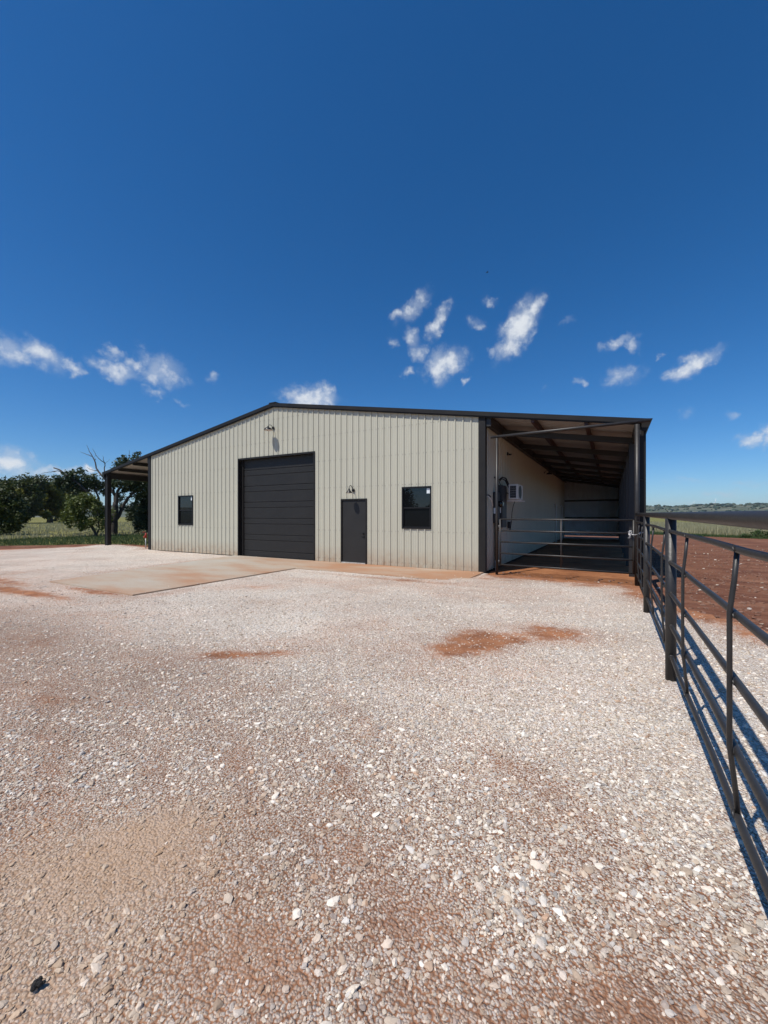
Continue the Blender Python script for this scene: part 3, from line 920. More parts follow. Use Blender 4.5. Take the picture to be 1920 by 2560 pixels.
def leaves(name, clumps, n, size, mat, parent, seed, flat=.6):
    """leaf-sized quads through the volume of several uneven clumps (x across, y deep, z up, r)"""
    g = np.random.default_rng(seed)
    c = np.array(clumps, float)
    extra = []
    for q_ in c:
        for _ in range(4):
            u_ = g.normal(size=3); u_[2] = u_[2] * .8 + .15; u_ /= np.linalg.norm(u_)
            extra.append((*(q_[:3] + u_ * q_[3] * (.75 + .35 * g.random())), q_[3] * (.26 + .26 * g.random())))
    c = np.concatenate([c * np.array((1, 1, 1, .92)), np.array(extra)])
    vol = c[:, 3] ** 2.2
    pick = g.choice(len(c), n, p=vol / vol.sum())
    d = g.normal(size=(n, 3)); d /= np.linalg.norm(d, axis=1)[:, None]
    # uneven outline, more leaves towards the skin of each clump
    lump = .62 + .75 * fbm(d[:, 0] * 2.3 + pick * 5.1 + 20, d[:, 2] * 2.3 + d[:, 1] * 1.7 + 20, seed)
    rr_ = c[pick, 3] * lump * (g.random(n) ** .42)
    loc = d * rr_[:, None] * np.array((1, 1, flat + .2)) + c[pick, :3]
    # twig-like gathering
    key = np.floor(loc / (size * 3.2)).astype(np.int64)
    hsh = ((key[:, 0] * 73856093 ^ key[:, 1] * 19349663 ^ key[:, 2] * 83492791) & 1023) / 1023
    keep_ = hsh > .24
    loc, hsh = loc[keep_], hsh[keep_]
    n = len(loc)
    W_ = np.stack([CR.x * loc[:, 0] + CF.x * loc[:, 1], CR.y * loc[:, 0] + CF.y * loc[:, 1], loc[:, 2]], -1)
    a = g.normal(size=(n, 3)); a[:, 2] *= .55; a /= np.linalg.norm(a, axis=1)[:, None]
    b = np.cross(a, g.normal(size=(n, 3))); b /= np.linalg.norm(b, axis=1)[:, None]
    s = size * (.55 + .9 * g.random(n))[:, None]
    V = np.stack([W_ - a * s, W_ + b * s * .5, W_ + a * s, W_ - b * s * .5], 1)
    F = np.arange(n * 4).reshape(n, 4)
    t = np.clip(.15 + .5 * hsh + .35 * g.random(n), 0, 1)
    return link(name, fast_mesh(name, V.reshape(-1, 3), F, 4, mat, {'tint': np.repeat(t, 4)}), parent)


def loc3(p):
    return CR * p[0] + CF * p[1] + Vector((0, 0, p[2]))


def limb(mb, pts, r0, r1, n=7, wob=.0):
    P = [loc3(p) for p in pts]
    # smooth out with intermediate points
    Q = []
    for i in range(len(P) - 1):
        for j in range(3):
            q_ = P[i].lerp(P[i + 1], j / 3)
            if j and wob: q_ = q_ + Vector((random.uniform(-wob, wob), random.uniform(-wob, wob), random.uniform(-wob, wob)))
            Q.append(q_)
    Q.append(P[-1])
    rad_ = [r0 + (r1 - r0) * (i / (len(Q) - 1)) ** .8 for i in range(len(Q))]
    mb.tube(Q, rad_, n)


def twigs(mb, start, n, length, r, seed, up=.4, depth=2):
    g = random.Random(seed)
    for _ in range(n):
        p = Vector(start); d = Vector((g.uniform(-1, 1), g.uniform(-1, 1), g.uniform(-.2, 1) + up)).normalized()
        pts = [p.copy()]
        for k in range(3):
            d = (d + Vector((g.uniform(-.5, .5), g.uniform(-.5, .5), g.uniform(-.3, .4)))).normalized()
            p = p + d * length / 3; pts.append(p.copy())
        mb.tube([loc3(q_) for q_ in pts], [r, r * .75, r * .5, r * .2], 5)
        if depth > 1: twigs(mb, pts[2], 2, length * .6, r * .5, g.random(), up, depth - 1)


# -- the big half-dead elm beside the left lean-to (metres from its foot)
T = thing('gnarled_tree', 'big gnarled tree with bare dead branches rising above its crown beside the left lean-to', 'tree', (-26.579, 8.29, -.1))
k_ = .03425


def E(u, v, y=0):
    return ((u - 285) * k_, y, (1334.6 - v) * k_)


tr = MB()
limb(tr, [E(285, 1340), E(286, 1311), E(289, 1280), E(289, 1253)], .31, .20, 9, .04)
limb(tr, [E(289, 1258), E(283, 1235, .2), E(278, 1218, .3), E(276, 1205, .4)], .12, .045, 7, .04)
limb(tr, [E(289, 1262), E(298, 1225, -.2), E(313, 1207, -.3), E(315, 1185, -.4), E(318, 1160)], .15, .045, 7, .05)
limb(tr, [E(286, 1300), E(294, 1282, .3), E(308, 1246, .5), E(319, 1232, .5), E(337, 1225, .4), E(356, 1218)], .18, .05, 7, .05)
limb(tr, [E(319, 1232, .5), E(328, 1212, .6), E(335, 1190, .6), E(338, 1160, .6)], .12, .04, 6, .05)
limb(tr, [E(286, 1302), E(276, 1280, -.4), E(262, 1259, -.7), E(241, 1232, -.8), E(226, 1224, -.8), E(205, 1212, -.7), E(188, 1200)], .17, .05, 7, .05)
limb(tr, [E(262, 1259, -.7), E(250, 1235, -.3), E(236, 1212), E(228, 1198)], .11, .04, 6, .05)
limb(tr, [E(241, 1232, -.8), E(215, 1206, -1), E(196, 1192, -1), E(178, 1180, -1)], .10, .05, 6, .04)
tr.build('trunk', M['bark'], T)
dm = MB()
limb(dm, [E(196, 1192, -1), E(184, 1184, -1), E(170, 1174, -1), E(158, 1170, -1)], .085, .05, 6, .02)
limb(dm, [E(180, 1181, -1), E(165, 1177, -.9), E(152, 1179, -.9), E(138, 1181, -.8), E(122, 1183, -.8)], .04, .012, 5, .03)
limb(dm, [E(152, 1179, -.9), E(144, 1174), E(134, 1178)], .018, .008, 4, .02)
limb(dm, [E(178, 1186, -1), E(168, 1184), E(159, 1190)], .02, .008, 4, .03)
limb(dm, [E(283, 1235, .2), E(272, 1210, 0), E(258.6, 1190, 0), E(246, 1176), E(240.5, 1167), E(236, 1147), E(230, 1136), E(224, 1127)], .12, .03, 6, .02)
limb(dm, [E(229, 1138), E(219, 1134), E(209, 1130), E(200, 1126)], .035, .01, 5, .02)
limb(dm, [E(224, 1127), E(221, 1119), E(218, 1112), E(216, 1109)], .025, .008, 5, .01)
limb(dm, [E(244, 1173), E(236, 1174), E(226, 1171), E(218, 1166)], .035, .01, 5, .02)
limb(dm, [E(236, 1149), E(239, 1146), E(237, 1143)], .03, .015, 5)
limb(dm, [E(262, 1194), E(257, 1184, .2), E(255, 1172, .3), E(256, 1154, .3), E(250, 1146), E(240.5, 1136), E(236, 1127), E(231, 1119)], .06, .012, 5, .02)
limb(dm, [E(256, 1154, .3), E(258, 1147), E(259, 1140), E(257, 1137)], .03, .008, 5, .01)
limb(dm, [E(256, 1158, .3), E(264, 1154), E(270, 1150), E(274, 1145)], .022, .006, 4, .01)
limb(dm, [E(240, 1136), E(237, 1138), E(234, 1142)], .014, .006, 4)
limb(dm, [E(318, 1165), E(321, 1148), E(323, 1135), E(323, 1122)], .04, .01, 5, .02)
limb(dm, [E(335, 1165), E(334, 1145), E(332, 1128)], .035, .01, 5, .03)
limb(dm, [E(348, 1160), E(350, 1140), E(352, 1130)], .03, .01, 5, .03)
dm.build('dead_branch', M['deadwood'], T)
cl = [E(170, 1200, -1) + (.62,), E(188, 1206, -.6) + (.95,), E(212, 1190, -.6) + (.85,), E(232, 1202, 0) + (.8,), E(206, 1222, -.6) + (.75,), E(246, 1214, .4) + (.7,),
      E(196, 1190, -1) + (.6,), E(222, 1212, .2) + (.8,), E(290, 1196, .3) + (1.0,), E(318, 1190, -.3) + (1.1,), E(348, 1196, .5) + (1.1,), E(302, 1163, 0) + (.85,), E(328, 1152, .3) + (.85,),
      E(350, 1158, .4) + (.8,), E(368, 1178, .6) + (1.0,), E(276, 1204, .5) + (.55,), E(270, 1190, .2) + (.5,), E(284, 1232, .8) + (.4,), E(258, 1228, .5) + (.45,), E(340, 1214, .7) + (.75,), E(362, 1214, .9) + (1.0,), E(300, 1205, 1.2) + (.8,), E(330, 1206, 1.3) + (.9,), E(372, 1200, .6) + (1.0,), E(306, 1180, .8) + (.9,), E(278, 1250, 1.4) + (.6,), E(300, 1240, 1.2) + (.42,), E(312, 1256, 1.2) + (.40,), E(302, 1268, 1.0) + (.35,), E(326, 1236, 1.0) + (.38,), E(296, 1222, 1.0) + (.35,)]
leaves('crown', cl, 21000, .105, M['leaf_elm'], T, 5, flat=.75)

# -- shrubby tree under the elm, right
T = thing('young_tree', 'dark leafy young tree seen through the left lean-to next to its corner', 'tree', (-26.4, 11.2, -.1))
k6 = .0357


def Y6(u, v, y=0): return ((u - 350) * k6, y, (1336 - v) * k6)


tr = MB(); limb(tr, [Y6(350, 1340), Y6(349, 1300), Y6(346, 1262)], .14, .06, 7, .03)
limb(tr, [Y6(349, 1300), Y6(335, 1275), Y6(322, 1262)], .07, .03, 6, .03); limb(tr, [Y6(348, 1290), Y6(362, 1262), Y6(368, 1246)], .07, .03, 6, .03)
tr.build('trunk', M['bark'], T)
leaves('crown', [Y6(330, 1272) + (.75,), Y6(352, 1260, .3) + (1.1,), Y6(345, 1290, -.2) + (1.0,), Y6(366, 1285) + (1.0,), Y6(360, 1312) + (.8,), Y6(345, 1240, .4) + (.9,),
                 Y6(372, 1250) + (1.0,), Y6(318, 1262) + (.5,), Y6(372, 1315) + (.8,), Y6(325, 1290) + (.6,), Y6(318, 1310) + (.45,), Y6(335, 1255, 1) + (.9,), Y6(355, 1325) + (.6,), Y6(335, 1305, 1) + (.7,), Y6(372, 1228, .5) + (.9,), Y6(318, 1280, .5) + (.85,), Y6(304, 1292, .8) + (.65,), Y6(312, 1305, .6) + (.6,), Y6(328, 1322) + (.5,)], 19000, .10, M['leaf_elm'], T, 6, .8)

# -- bright yellow-green bush left of the post
T = thing('bush', 'yellow green bushy small tree in front of the gnarled tree', 'bush', (-24.72, 6.0, -.1))
k5 = .0314


def B5(u, v, y=0): return ((u - 240) * k5, y, (1338 - v) * k5)


tr = MB()
limb(tr, [B5(242, 1340), B5(236, 1325), B5(228, 1312), B5(215, 1290)], .11, .04, 6, .02)
limb(tr, [B5(239, 1339), B5(233, 1322, .2), B5(222, 1308, .3), B5(200, 1280, .3)], .09, .03, 6, .02)
limb(tr, [B5(240, 1338), B5(244, 1315, .2), B5(246, 1290), B5(240, 1262)], .08, .03, 6, .02)
limb(tr, [B5(226, 1310), B5(205, 1305), B5(184, 1300), B5(165, 1292)], .05, .015, 5, .02)
limb(tr, [B5(226, 1325), B5(205, 1331, -.4), B5(185, 1337, -.5)], .02, .008, 4, .02)
tr.build('trunk', M['bark'], T)
leaves('crown', [B5(188, 1258) + (.75,), B5(212, 1248, .3) + (.8,), B5(172, 1282, -.2) + (.6,), B5(199, 1286) + (.9,), B5(234, 1272, .4) + (.85,), B5(247, 1298, .3) + (.65,),
                 B5(160, 1298) + (.4,), B5(222, 1305, -.2) + (.55,), B5(180, 1300) + (.5,), B5(205, 1265, -.4) + (.8,), B5(228, 1250) + (.6,), B5(255, 1280, .6) + (.7,), B5(252, 1318) + (.4,), B5(205, 1312) + (.35,)],
       9500, .085, M['leaf_bush'], T, 7, .75)

# -- dark tree hanging in at the left edge
T = thing('shade_tree', 'dark broad tree at the far left edge with branches drooping to the grass', 'tree', (-35.75, 2.7, -.1))
k1 = .0345


def S1(u, v, y=0): return ((u + 40) * k1, y, (1336 - v) * k1)


tr = MB(); limb(tr, [S1(-40, 1340), S1(-42, 1300), S1(-36, 1260), S1(-30, 1225)], .3, .14, 8, .04)
limb(tr, [S1(-40, 1290), S1(-10, 1268), S1(15, 1268), S1(40, 1285)], .14, .03, 6, .04); limb(tr, [S1(-40, 1280), S1(-70, 1250), S1(-95, 1245)], .14, .03, 6, .04)
tr.build('trunk', M['bark'], T)
leaves('crown', [S1(2, 1258) + (1.2,), S1(26, 1282) + (1.0,), S1(-20, 1290, .5) + (1.4,), S1(46, 1302) + (.65,), S1(8, 1312) + (.75,), S1(-32, 1235) + (1.4,), S1(-70, 1260) + (1.4,), S1(20, 1262, .8) + (.9,),
                 S1(-95, 1270) + (1.2,), S1(-50, 1230, 1) + (1.4,), S1(-5, 1325) + (.7,), S1(54, 1288) + (.6,), S1(10, 1240) + (.9,), S1(38, 1268) + (.9,), S1(28, 1306) + (.9,), S1(-20, 1320) + (.8,), S1(-45, 1300) + (1.2,)], 24000, .11, M['leaf_oak'], T, 8, .8)


# -- the rounded oaks further back
def oak(base, k, u0, v0, trunkpts, clumps, n, leaf, mat, label, seed):
    T_ = thing('pasture_tree', label, 'tree', base, group='rounded trees in the pasture')
    P = lambda u, v, y=0: ((u - u0) * k, y, (v0 - v) * k)
    tr_ = MB()
    for tp, r0, r1 in trunkpts:
        limb(tr_, [P(*p) for p in tp], r0, r1, 8, .08)
    tr_.build('trunk', M['bark'], T_)
    leaves('crown', [P(u, v, y) + (r * k * 1.25,) for u, v, y, r in clumps], n, leaf, mat, T_, seed, .85)


oak((-109.8, 36.4, -.1), .0981, 124, 1304.5, [([(124, 1306), (125, 1285), (123, 1262)], .75, .4), ([(124, 1282), (108, 1262), (95, 1245)], .4, .15), ([(124, 1280), (142, 1262), (152, 1250)], .4, .15), ([(123, 1270), (120, 1240)], .35, .15)],
    [(92, 1222, 0, 22), (112, 1216, 8, 22), (128, 1228, 0, 22), (105, 1242, -10, 26), (135, 1246, 0, 22), (88, 1250, 0, 22), (118, 1262, 5, 22), (146, 1258, 0, 18), (98, 1268, 0, 18), (140, 1272, 0, 15), (80, 1272, 0, 15), (70, 1250, 0, 18), (105, 1282, -6, 11), (150, 1284, -4, 10), (84, 1286, -6, 10)],
    19000, .30, M['leaf_gold'], 'rounded tree with a yellowing crown and short visible trunk in the pasture', 21)
oak((-106.0, 29.5, -.1), .0900, 45, 1305, [([(45, 1307), (46, 1280), (44, 1255)], .7, .4), ([(45, 1280), (25, 1255)], .35, .15), ([(45, 1275), (68, 1250)], .35, .15)],
    [(10, 1218, 0, 22), (30, 1208, 6, 24), (55, 1206, 0, 22), (74, 1212, 0, 20), (20, 1238, -8, 26), (48, 1232, -10, 26), (74, 1238, 0, 22), (40, 1258, -8, 24), (66, 1262, 0, 20), (14, 1262, 0, 22), (-10, 1235, 0, 26), (55, 1280, 0, 16), (84, 1256, -4, 15), (0, 1275, 0, 22), (25, 1284, -5, 16), (-15, 1260, 0, 24), (72, 1284, -3, 12)],
    22000, .28, M['leaf_oak'], 'dark rounded tree at the left behind the drooping shade tree', 22)
oak((-136.9, 50.9, -.1), .124, 162, 1302, [([(162, 1304), (161, 1280), (163, 1260)], .8, .4), ([(162, 1275), (150, 1255)], .4, .15)],
    [(150, 1222, 0, 15), (165, 1216, 0, 18), (158, 1240, 0, 20), (176, 1235, 0, 20), (168, 1262, 0, 20), (150, 1270, 0, 15), (182, 1262, 0, 18), (176, 1285, 0, 14), (150, 1288, 0, 12), (190, 1240, 0, 16), (165, 1285, 4, 14)],
    14000, .36, M['leaf_oak'], 'shadowed tree half hidden between the yellowing tree and the gnarled tree', 23)

# weeds at the edge of the dirt on the right
T = thing('weed_clump', 'low dark green weed clump at the edge of the red dirt', 'weeds', (19.6, 27.6, -.1))
leaves('foliage', [(0, 0, .2, .45), (.7, .1, .22, .5), (-.7, 0, .15, .35), (1.3, 0, .15, .35)], 2200, .06, M['grass_dark'], T, 31, .6)
tw = MB(); limb(tw, [(0, 0, 0), (.1, 0, .3), (.15, 0, .5)], .015, .005, 5); tw.build('stem', M['bark'], T); tw = MB(); limb(tw, [(.7, 0, 0), (.8, 0, .3), (.85, 0, .55)], .015, .005, 5); tw.build('stem', M['bark'], T)

# trees behind the camera, seen mirrored in the window panes
for (bx, by, s, sd_, nm, lb) in ((-15.5, -42, 1.0, 41, 'yard_tree', 'spreading tree across the yard behind the viewer, mirrored in the window'), (-11.8, -44, .72, 43, 'yard_tree', 'low bushy tree across the yard behind the viewer'), (-25, -47, 1.2, 42, 'yard_tree', 'taller tree across the yard behind the viewer')):
    T = thing(nm, lb, 'tree', (bx, by, -.1), group='trees across the yard')
    tr = MB(); limb(tr, [(0, 0, 0), (.1, 0, 1.2 * s), (0, .1, 2.6 * s)], .28 * s, .14 * s, 8, .05); limb(tr, [(0, 0, 1.6 * s), (1, 0, 2.6 * s), (1.6, 0, 3.4 * s)], .12, .05, 6, .05); limb(tr, [(0, 0, 1.7 * s), (-1, .3, 2.8 * s), (-1.7, .3, 3.6 * s)], .12, .05, 6, .05)
    tr.build('trunk', M['bark'], T)
    leaves('crown', [(0, 0, 3.6 * s, 1.6 * s), (1.5, .3, 3.2 * s, 1.2 * s), (-1.6, 0, 3.3 * s, 1.3 * s), (.4, 0, 4.8 * s, 1.1 * s), (-.8, .5, 2.4 * s, 1.0 * s), (1.9, 0, 2.2 * s, .8 * s)], 6000, .14, M['leaf_oak'], T, sd_, .8)

# ------------------------------------------------------------------ the barn
SLOPE = 1.0 / 6.0
RIDGE = 5.56
HALF = 7.62
EAVE = 11.32
LEN = 21.0


def roof_z(x): return RIDGE - SLOPE * abs(x)


BARN = thing('metal_barn', 'long pale metal barn with dark bronze trim and open lean-tos on both sides', 'barn', (0, 0, 0))
RIB = .2286


def profile(a0, a1, first, breaks=()):
    """(s, height) along a ribbed sheet from a0 to a1"""
    pts = []
    k0 = int(math.floor((a0 - first) / RIB)) - 1
    k1 = int(math.ceil((a1 - first) / RIB)) + 1
    for k in range(k0, k1 + 1):
        c = first + k * RIB
        pts += [(c - .027, 0), (c - .014, .026), (c + .014, .026), (c + .026, 0)]
        for m_ in (.0762, .1524):
            pts += [(c + m_ - .012, 0), (c + m_ - .005, .0045), (c + m_ + .005, .0045), (c + m_ + .012, 0)]
    pts.sort()

    def h_at(s):
        for (s0, h0), (s1, h1) in zip(pts, pts[1:]):
            if s0 <= s <= s1:
                return h0 + (h1 - h0) * ((s - s0) / max(1e-9, s1 - s0))
        return 0
    res = [(s, h) for s, h in pts if a0 < s < a1] + [(a0, h_at(a0)), (a1, h_at(a1))]
    for b_ in breaks:
        if a0 < b_ < a1: res.append((b_, h_at(b_)))
    return sorted(res)


def sheet(name, a0, a1, first, place, zb, zt, holes, mat, parent, both=False):
    """one ribbed sheet; place(s, h, z) -> point; holes: (s0, s1, z0, z1)"""
    br = [x for hh in holes for x in hh[:2]]
    pr = profile(a0, a1, first, br)
    mb = MB()
    for (s0, h0), (s1, h1) in zip(pr, pr[1:]):
        if s1 - s0 < 1e-6: continue
        mid = (s0 + s1) / 2
        cuts = sorted([(z0, z1) for (x0, x1, z0, z1) in holes if x0 - 1e-6 < mid < x1 + 1e-6])
        lo = None; spans = []
        cur0, cur1 = zb, zb
        for z0, z1 in cuts:
            if z0 > cur0 + 1e-6: spans.append(((cur0, cur0), (z0, z0)))
            cur0 = z1
        spans.append(((cur0, cur0), (zt(s0), zt(s1))))
        for (b0, b1), (t0, t1) in spans:
            mb.face([place(s0, h0, b0), place(s1, h1, b1), place(s1, h1, t1), place(s0, h0, t0)])
    return mb.build(name, mat, parent)


DOOR = (-1.82, 1.82, -.05, 3.655)
MDOOR = (2.93, 3.92, -.05, 2.06)
WIN_L = (-5.495, -4.535, 1.131, 2.372)
WIN_R = (5.15, 6.10, 1.131, 2.372)
FIRST = -7.37
holes = [DOOR, MDOOR, WIN_L, WIN_R]
front = lambda s, h, z: (s, -h, z)
edges = [-7.47] + [FIRST + .114 + 4 * RIB * k for k in range(1, 17)]
edges = [e for e in edges if e < 7.3] + [7.47]
for a0, a1 in zip(edges, edges[1:]):
    sheet('wall_panel', a0, a1, FIRST, front, .004, lambda s: roof_z(s) - .115, holes, M['wall'], BARN)
back = lambda s, h, z: (s, LEN + h, z)
for a0, a1 in zip(edges, edges[1:]):
    sheet('wall_panel', a0, a1, FIRST, back, .0, lambda s: roof_z(s) - .03, [], M['wall'], BARN)
right = lambda s, h, z: (HALF + h, s, z)
left = lambda s, h, z: (-HALF - h, s, z)
ye = [.01 + .9144 * k for k in range(23)] + [LEN - .01]
for a0, a1 in zip(ye, ye[1:]):
    sheet('wall_panel', a0, a1, .1, right, .0, lambda s: roof_z(HALF) - .02, [], M['wall'], BARN)
    sheet('wall_panel', a0, a1, .1, left, .0, lambda s: roof_z(HALF) - .02, [], M['wall'], BARN)
# added sheets close the back of the lean-to's outer side, darkening its interior
outer = lambda s, h, z: (11.215 + h, s, z)
for a0, a1 in zip(ye[19:], ye[20:]):
    sheet('shading_panel', a0, a1, .1, outer, .0, lambda s: 3.62, [], M['shading_dark'], BARN)
# lean-to end wall
endw = lambda s, h, z: (s, LEN + h - .03, z)
for a0, a1 in zip([7.60, 8.56, 9.47, 10.39], [8.56, 9.47, 10.39, 11.20]):
    sheet('end_panel', a0, a1, 7.7, endw, .13, lambda s: roof_z(s) - .03, [], M['bare'], BARN)
for z in (1.40, 2.60):
    MB().box(7.66, 11.10, LEN - .14, LEN - .035, z - .05, z + .05).build('girt', M['beam'], BARN)

# screws in rows (too small to pick apart)
scw = MB()
for k in range(67):
    for m_ in (.05, .13):
        x = FIRST + k * RIB + m_ * .0 + (.045 if m_ < .1 else .19)
        if not -7.4 < x < 7.4: continue
        for z in (.12, 1.05, 2.45, 3.35, 4.2, 5.0):
            zz = z
            if zz > roof_z(x) - .2: continue
            if any(h[0] - .03 < x < h[1] + .03 and h[2] - .03 < zz < h[3] + .03 for h in holes): continue
            scw.box(x - .006, x + .006, -.010, .0, zz - .006, zz + .006)
    # row following the rake
    x = FIRST + k * RIB + .045
    if -7.4 < x < 7.4: scw.box(x - .006, x + .006, -.010, 0, roof_z(x) - .246, roof_z(x) - .234)
so_ = scw.build('screw', paint('screw_head', (.22, .21, .18), .5, .2, 9), BARN); so_['kind'] = 'stuff'

# roof sheets: ribs run down the slope; one mesh per side shared by all its copies
for sgn in (1, -1):
    mb = MB()
    pr = profile(0, .9144, .06)
    for (s0, h0), (s1, h1) in zip(pr, pr[1:]):
        mb.face([(0, s0, RIDGE - .035 + h0), (sgn * EAVE, s0, RIDGE - .035 + h0 - SLOPE * EAVE), (sgn * EAVE, s1, RIDGE - .035 + h1 - SLOPE * EAVE), (0, s1, RIDGE - .035 + h1)])
    me = mb.mesh('roof_panel', M['roof_under'])
    for k in range(23):
        o = link('roof_panel', me, BARN, (0, -.06 + k * .9144, 0))
# rake trim front and back, ridge cap, eave trim, corner trim


def rake(y0, y1, name):
    for sgn in (1, -1):
        mb = MB()
        for (za, zb_, ya, yb) in ((.008, -.105, y0, y1), (-.105, -.135, y0 + .018, y1)):
            p = []
            for x in (0, sgn * EAVE):
                for y in (ya, yb):
                    for dz in (zb_, za):
                        p.append((x, y, RIDGE - SLOPE * abs(x) + dz))
            for f_ in ((0, 4, 5, 1), (2, 3, 7, 6), (1, 5, 7, 3), (0, 2, 6, 4), (0, 1, 3, 2), (4, 6, 7, 5)):
                mb.face([p[i] for i in f_])
        mb.build(name, M['trim'], BARN)


rake(-.10, -.025, 'rake_trim')
rake(LEN + .03, LEN + .10, 'rake_trim')
MB().box(-.16, .16, -.11, LEN + .11, RIDGE - .012, RIDGE + .022).build('ridge_cap', M['trim'], BARN)
for sgn in (1, -1):
    mb = MB()
    x0, x1 = sorted((sgn * (EAVE - .03), sgn * (EAVE + .09)))
    z = roof_z(EAVE)
    mb.face([(sgn * (EAVE + .09), -.105, z + .0), (sgn * (EAVE + .09), LEN + .1, z + .0), (sgn * (EAVE - .02), LEN + .1, z - .26), (sgn * (EAVE - .02), -.105, z - .26)])
    mb.face([(sgn * (EAVE + .09), -.105, z + .0), (sgn * (EAVE - .02), -.105, z - .26), (sgn * (EAVE - .12), -.105, z - .26), (sgn * (EAVE - .12), -.105, z + .02)])
    mb.face([(sgn * (EAVE - .12), -.105, z + .02), (sgn * (EAVE - .12), LEN + .1, z + .02), (sgn * (EAVE + .09), LEN + .1, z), (sgn * (EAVE + .09), -.105, z)])
    mb.build('gutter', M['trim'], BARN)
bevel(MB().box(7.465, 7.66, -.03, .12, -.02, roof_z(7.56) - .125).build('corner_trim', M['trim'], BARN), .006)
bevel(MB().box(-7.66, -7.465, -.03, .12, -.05, roof_z(7.56) - .125).build('corner_trim', M['trim'], BARN), .006)
MB().box(7.665, 7.79, .02, LEN - .1, roof_z(7.7) - .36, roof_z(7.7) - .10).build('ledger', M['beam'], BARN)
MB().box(-7.79, -7.665, .02, LEN - .1, roof_z(7.7) - .36, roof_z(7.7) - .10).build('ledger', M['beam'], BARN)

# lean-to framing
for sgn, pm_ in ((1, M['red_iron']), (-1, M['beam'])):
    for x in (8.86, 10.08):
        a, b_ = sorted((sgn * (x - .04), sgn * (x + .04)))
        MB().box(a, b_, -.02, LEN - .15, roof_z(x) - .20, roof_z(x) - .052).build('purlin', pm_, BARN)
    a, b_ = sorted((sgn * 11.08, sgn * 11.20))
    MB().box(a, b_, -.02, LEN - .15, roof_z(11.2) - .34, roof_z(11.2) - .06).build('eave_beam', M['beam'], BARN)
for k in range(8):
    y = 1.35 + 2.62 * k
    mb = MB()
    p = []
    for x in (7.80, 11.08):
        for yy in (y - .05, y + .05):
            for dz in (-.36, -.205):
                p.append((x, yy, roof_z(x) + dz))
    for f_ in ((0, 4, 5, 1), (2, 3, 7, 6), (1, 5, 7, 3), (0, 2, 6, 4), (0, 1, 3, 2), (4, 6, 7, 5)):
        mb.face([p[i] for i in f_])
    mb.build('rafter', M['beam'], BARN)
    MB().box(11.00, 11.17, y - .08, y + .08, -.06, roof_z(11.2) - .342).build('column', M['beam'], BARN)
# corner columns: box sections with a lip


def column(x0, x1, y0, y1, z1, zb=-.06):
    mb = MB()
    mb.box(x0, x1, y0, y1, zb, z1)
    w = x1 - x0
    mb.box(x0 - .004, x0 + w * .18, y0 - .012, y0 - .001, zb, z1)
    mb.box(x1 - w * .18, x1 + .004, y0 - .012, y0 - .001, zb, z1)
    return mb.build('column', M['trim'], BARN)


column(11.13, 11.285, -.01, .14, roof_z(11.28) - .13)
column(-11.285, -11.06, -.01, .16, roof_z(11.28) - .14)
for y in (7.0, 14.0, 20.8):
    column(-11.285, -11.10, y, y + .15, roof_z(11.28) - .342)

# garage door ------------------------------------------------------------
GD = MB()
GD.box(-1.86, -1.815, -.032, .16, -.01, 3.70)
GD.box(1.815, 1.86, -.032, .16, -.01, 3.70)
GD.box(-1.815, 1.815, -.032, .16, 3.64, 3.70)
GD.box(-1.815, -1.70, .105, .135, -.01, 3.64)      # stop mouldings
GD.box(1.79, 1.815, .105, .135, -.01, 3.64)
gdo = GD.build('garage_door', M['trim'], BARN)
sec_h = .607
mb = MB()
# one section: a broad and a narrow raised field between V grooves
ys = .145
prof = [(0.0, ys + .022), (.012, ys), (.19, ys), (.20, ys + .020), (.212, ys + .020), (.222, ys), (.595, ys), (.607, ys + .022)]
fl = []
for (za, ya), (zb_, yb) in zip(prof, prof[1:]):
    mb.face([(-1.80, ya, za), (1.80, ya, za), (1.80, yb, zb_), (-1.80, yb, zb_)])
# fine woodgrain-like pressed lines on the fields
for zc in [.03 + .026 * i for i in range(6)] + [.245 + .026 * i for i in range(14)]:
    mb.box(-1.795, 1.795, ys - .0016, ys - .0002, zc, zc + .007)
secm = mb.mesh('door_section', M['door_steel'])
for k in range(6):
    o = link('door_section', secm, gdo, (0, 0, .004 + k * sec_h))
MB().box(-1.80, 1.80, .140, .18, -.004, .012).build('bottom_seal', M['black_plastic'], gdo)

# man door ----------------------------------------------------------------
MD = MB()
MD.box(2.93, 2.975, -.028, .07, 0, 2.06); MD.box(3.875, 3.92, -.028, .07, 0, 2.06); MD.box(2.975, 3.875, -.028, .07, 2.015, 2.06)
md = MD.build('door', M['trim'], BARN)
bevel(MB().box(2.98, 3.87, .004, .05, .03, 2.01).build('door_leaf', M['mandoor'], md), .004)
h_ = MB()
h_.tube([(3.80, .004, .95), (3.80, -.012, .95)], .030, 14); h_.tube([(3.80, -.012, .95), (3.80, -.055, .95)], .010, 8)
h_.tube([(3.805, -.055, .95), (3.75, -.058, .95), (3.69, -.05, .95)], .009, 8)
h_.tube([(3.80, .004, .845), (3.80, -.014, .845)], .024, 14)
h_.build('handle', M['black'], md)
MB().box(2.975, 3.875, -.05, .06, .001, .028).build('threshold', M['sill'], md)
hg = MB()
for z in (.25, 1.05, 1.8): hg.tube([(2.978, -.006, z), (2.978, -.006, z + .1)], .008, 8)
hg.build('hinge', M['black'], md)

# windows -------------------------------------------------------------------


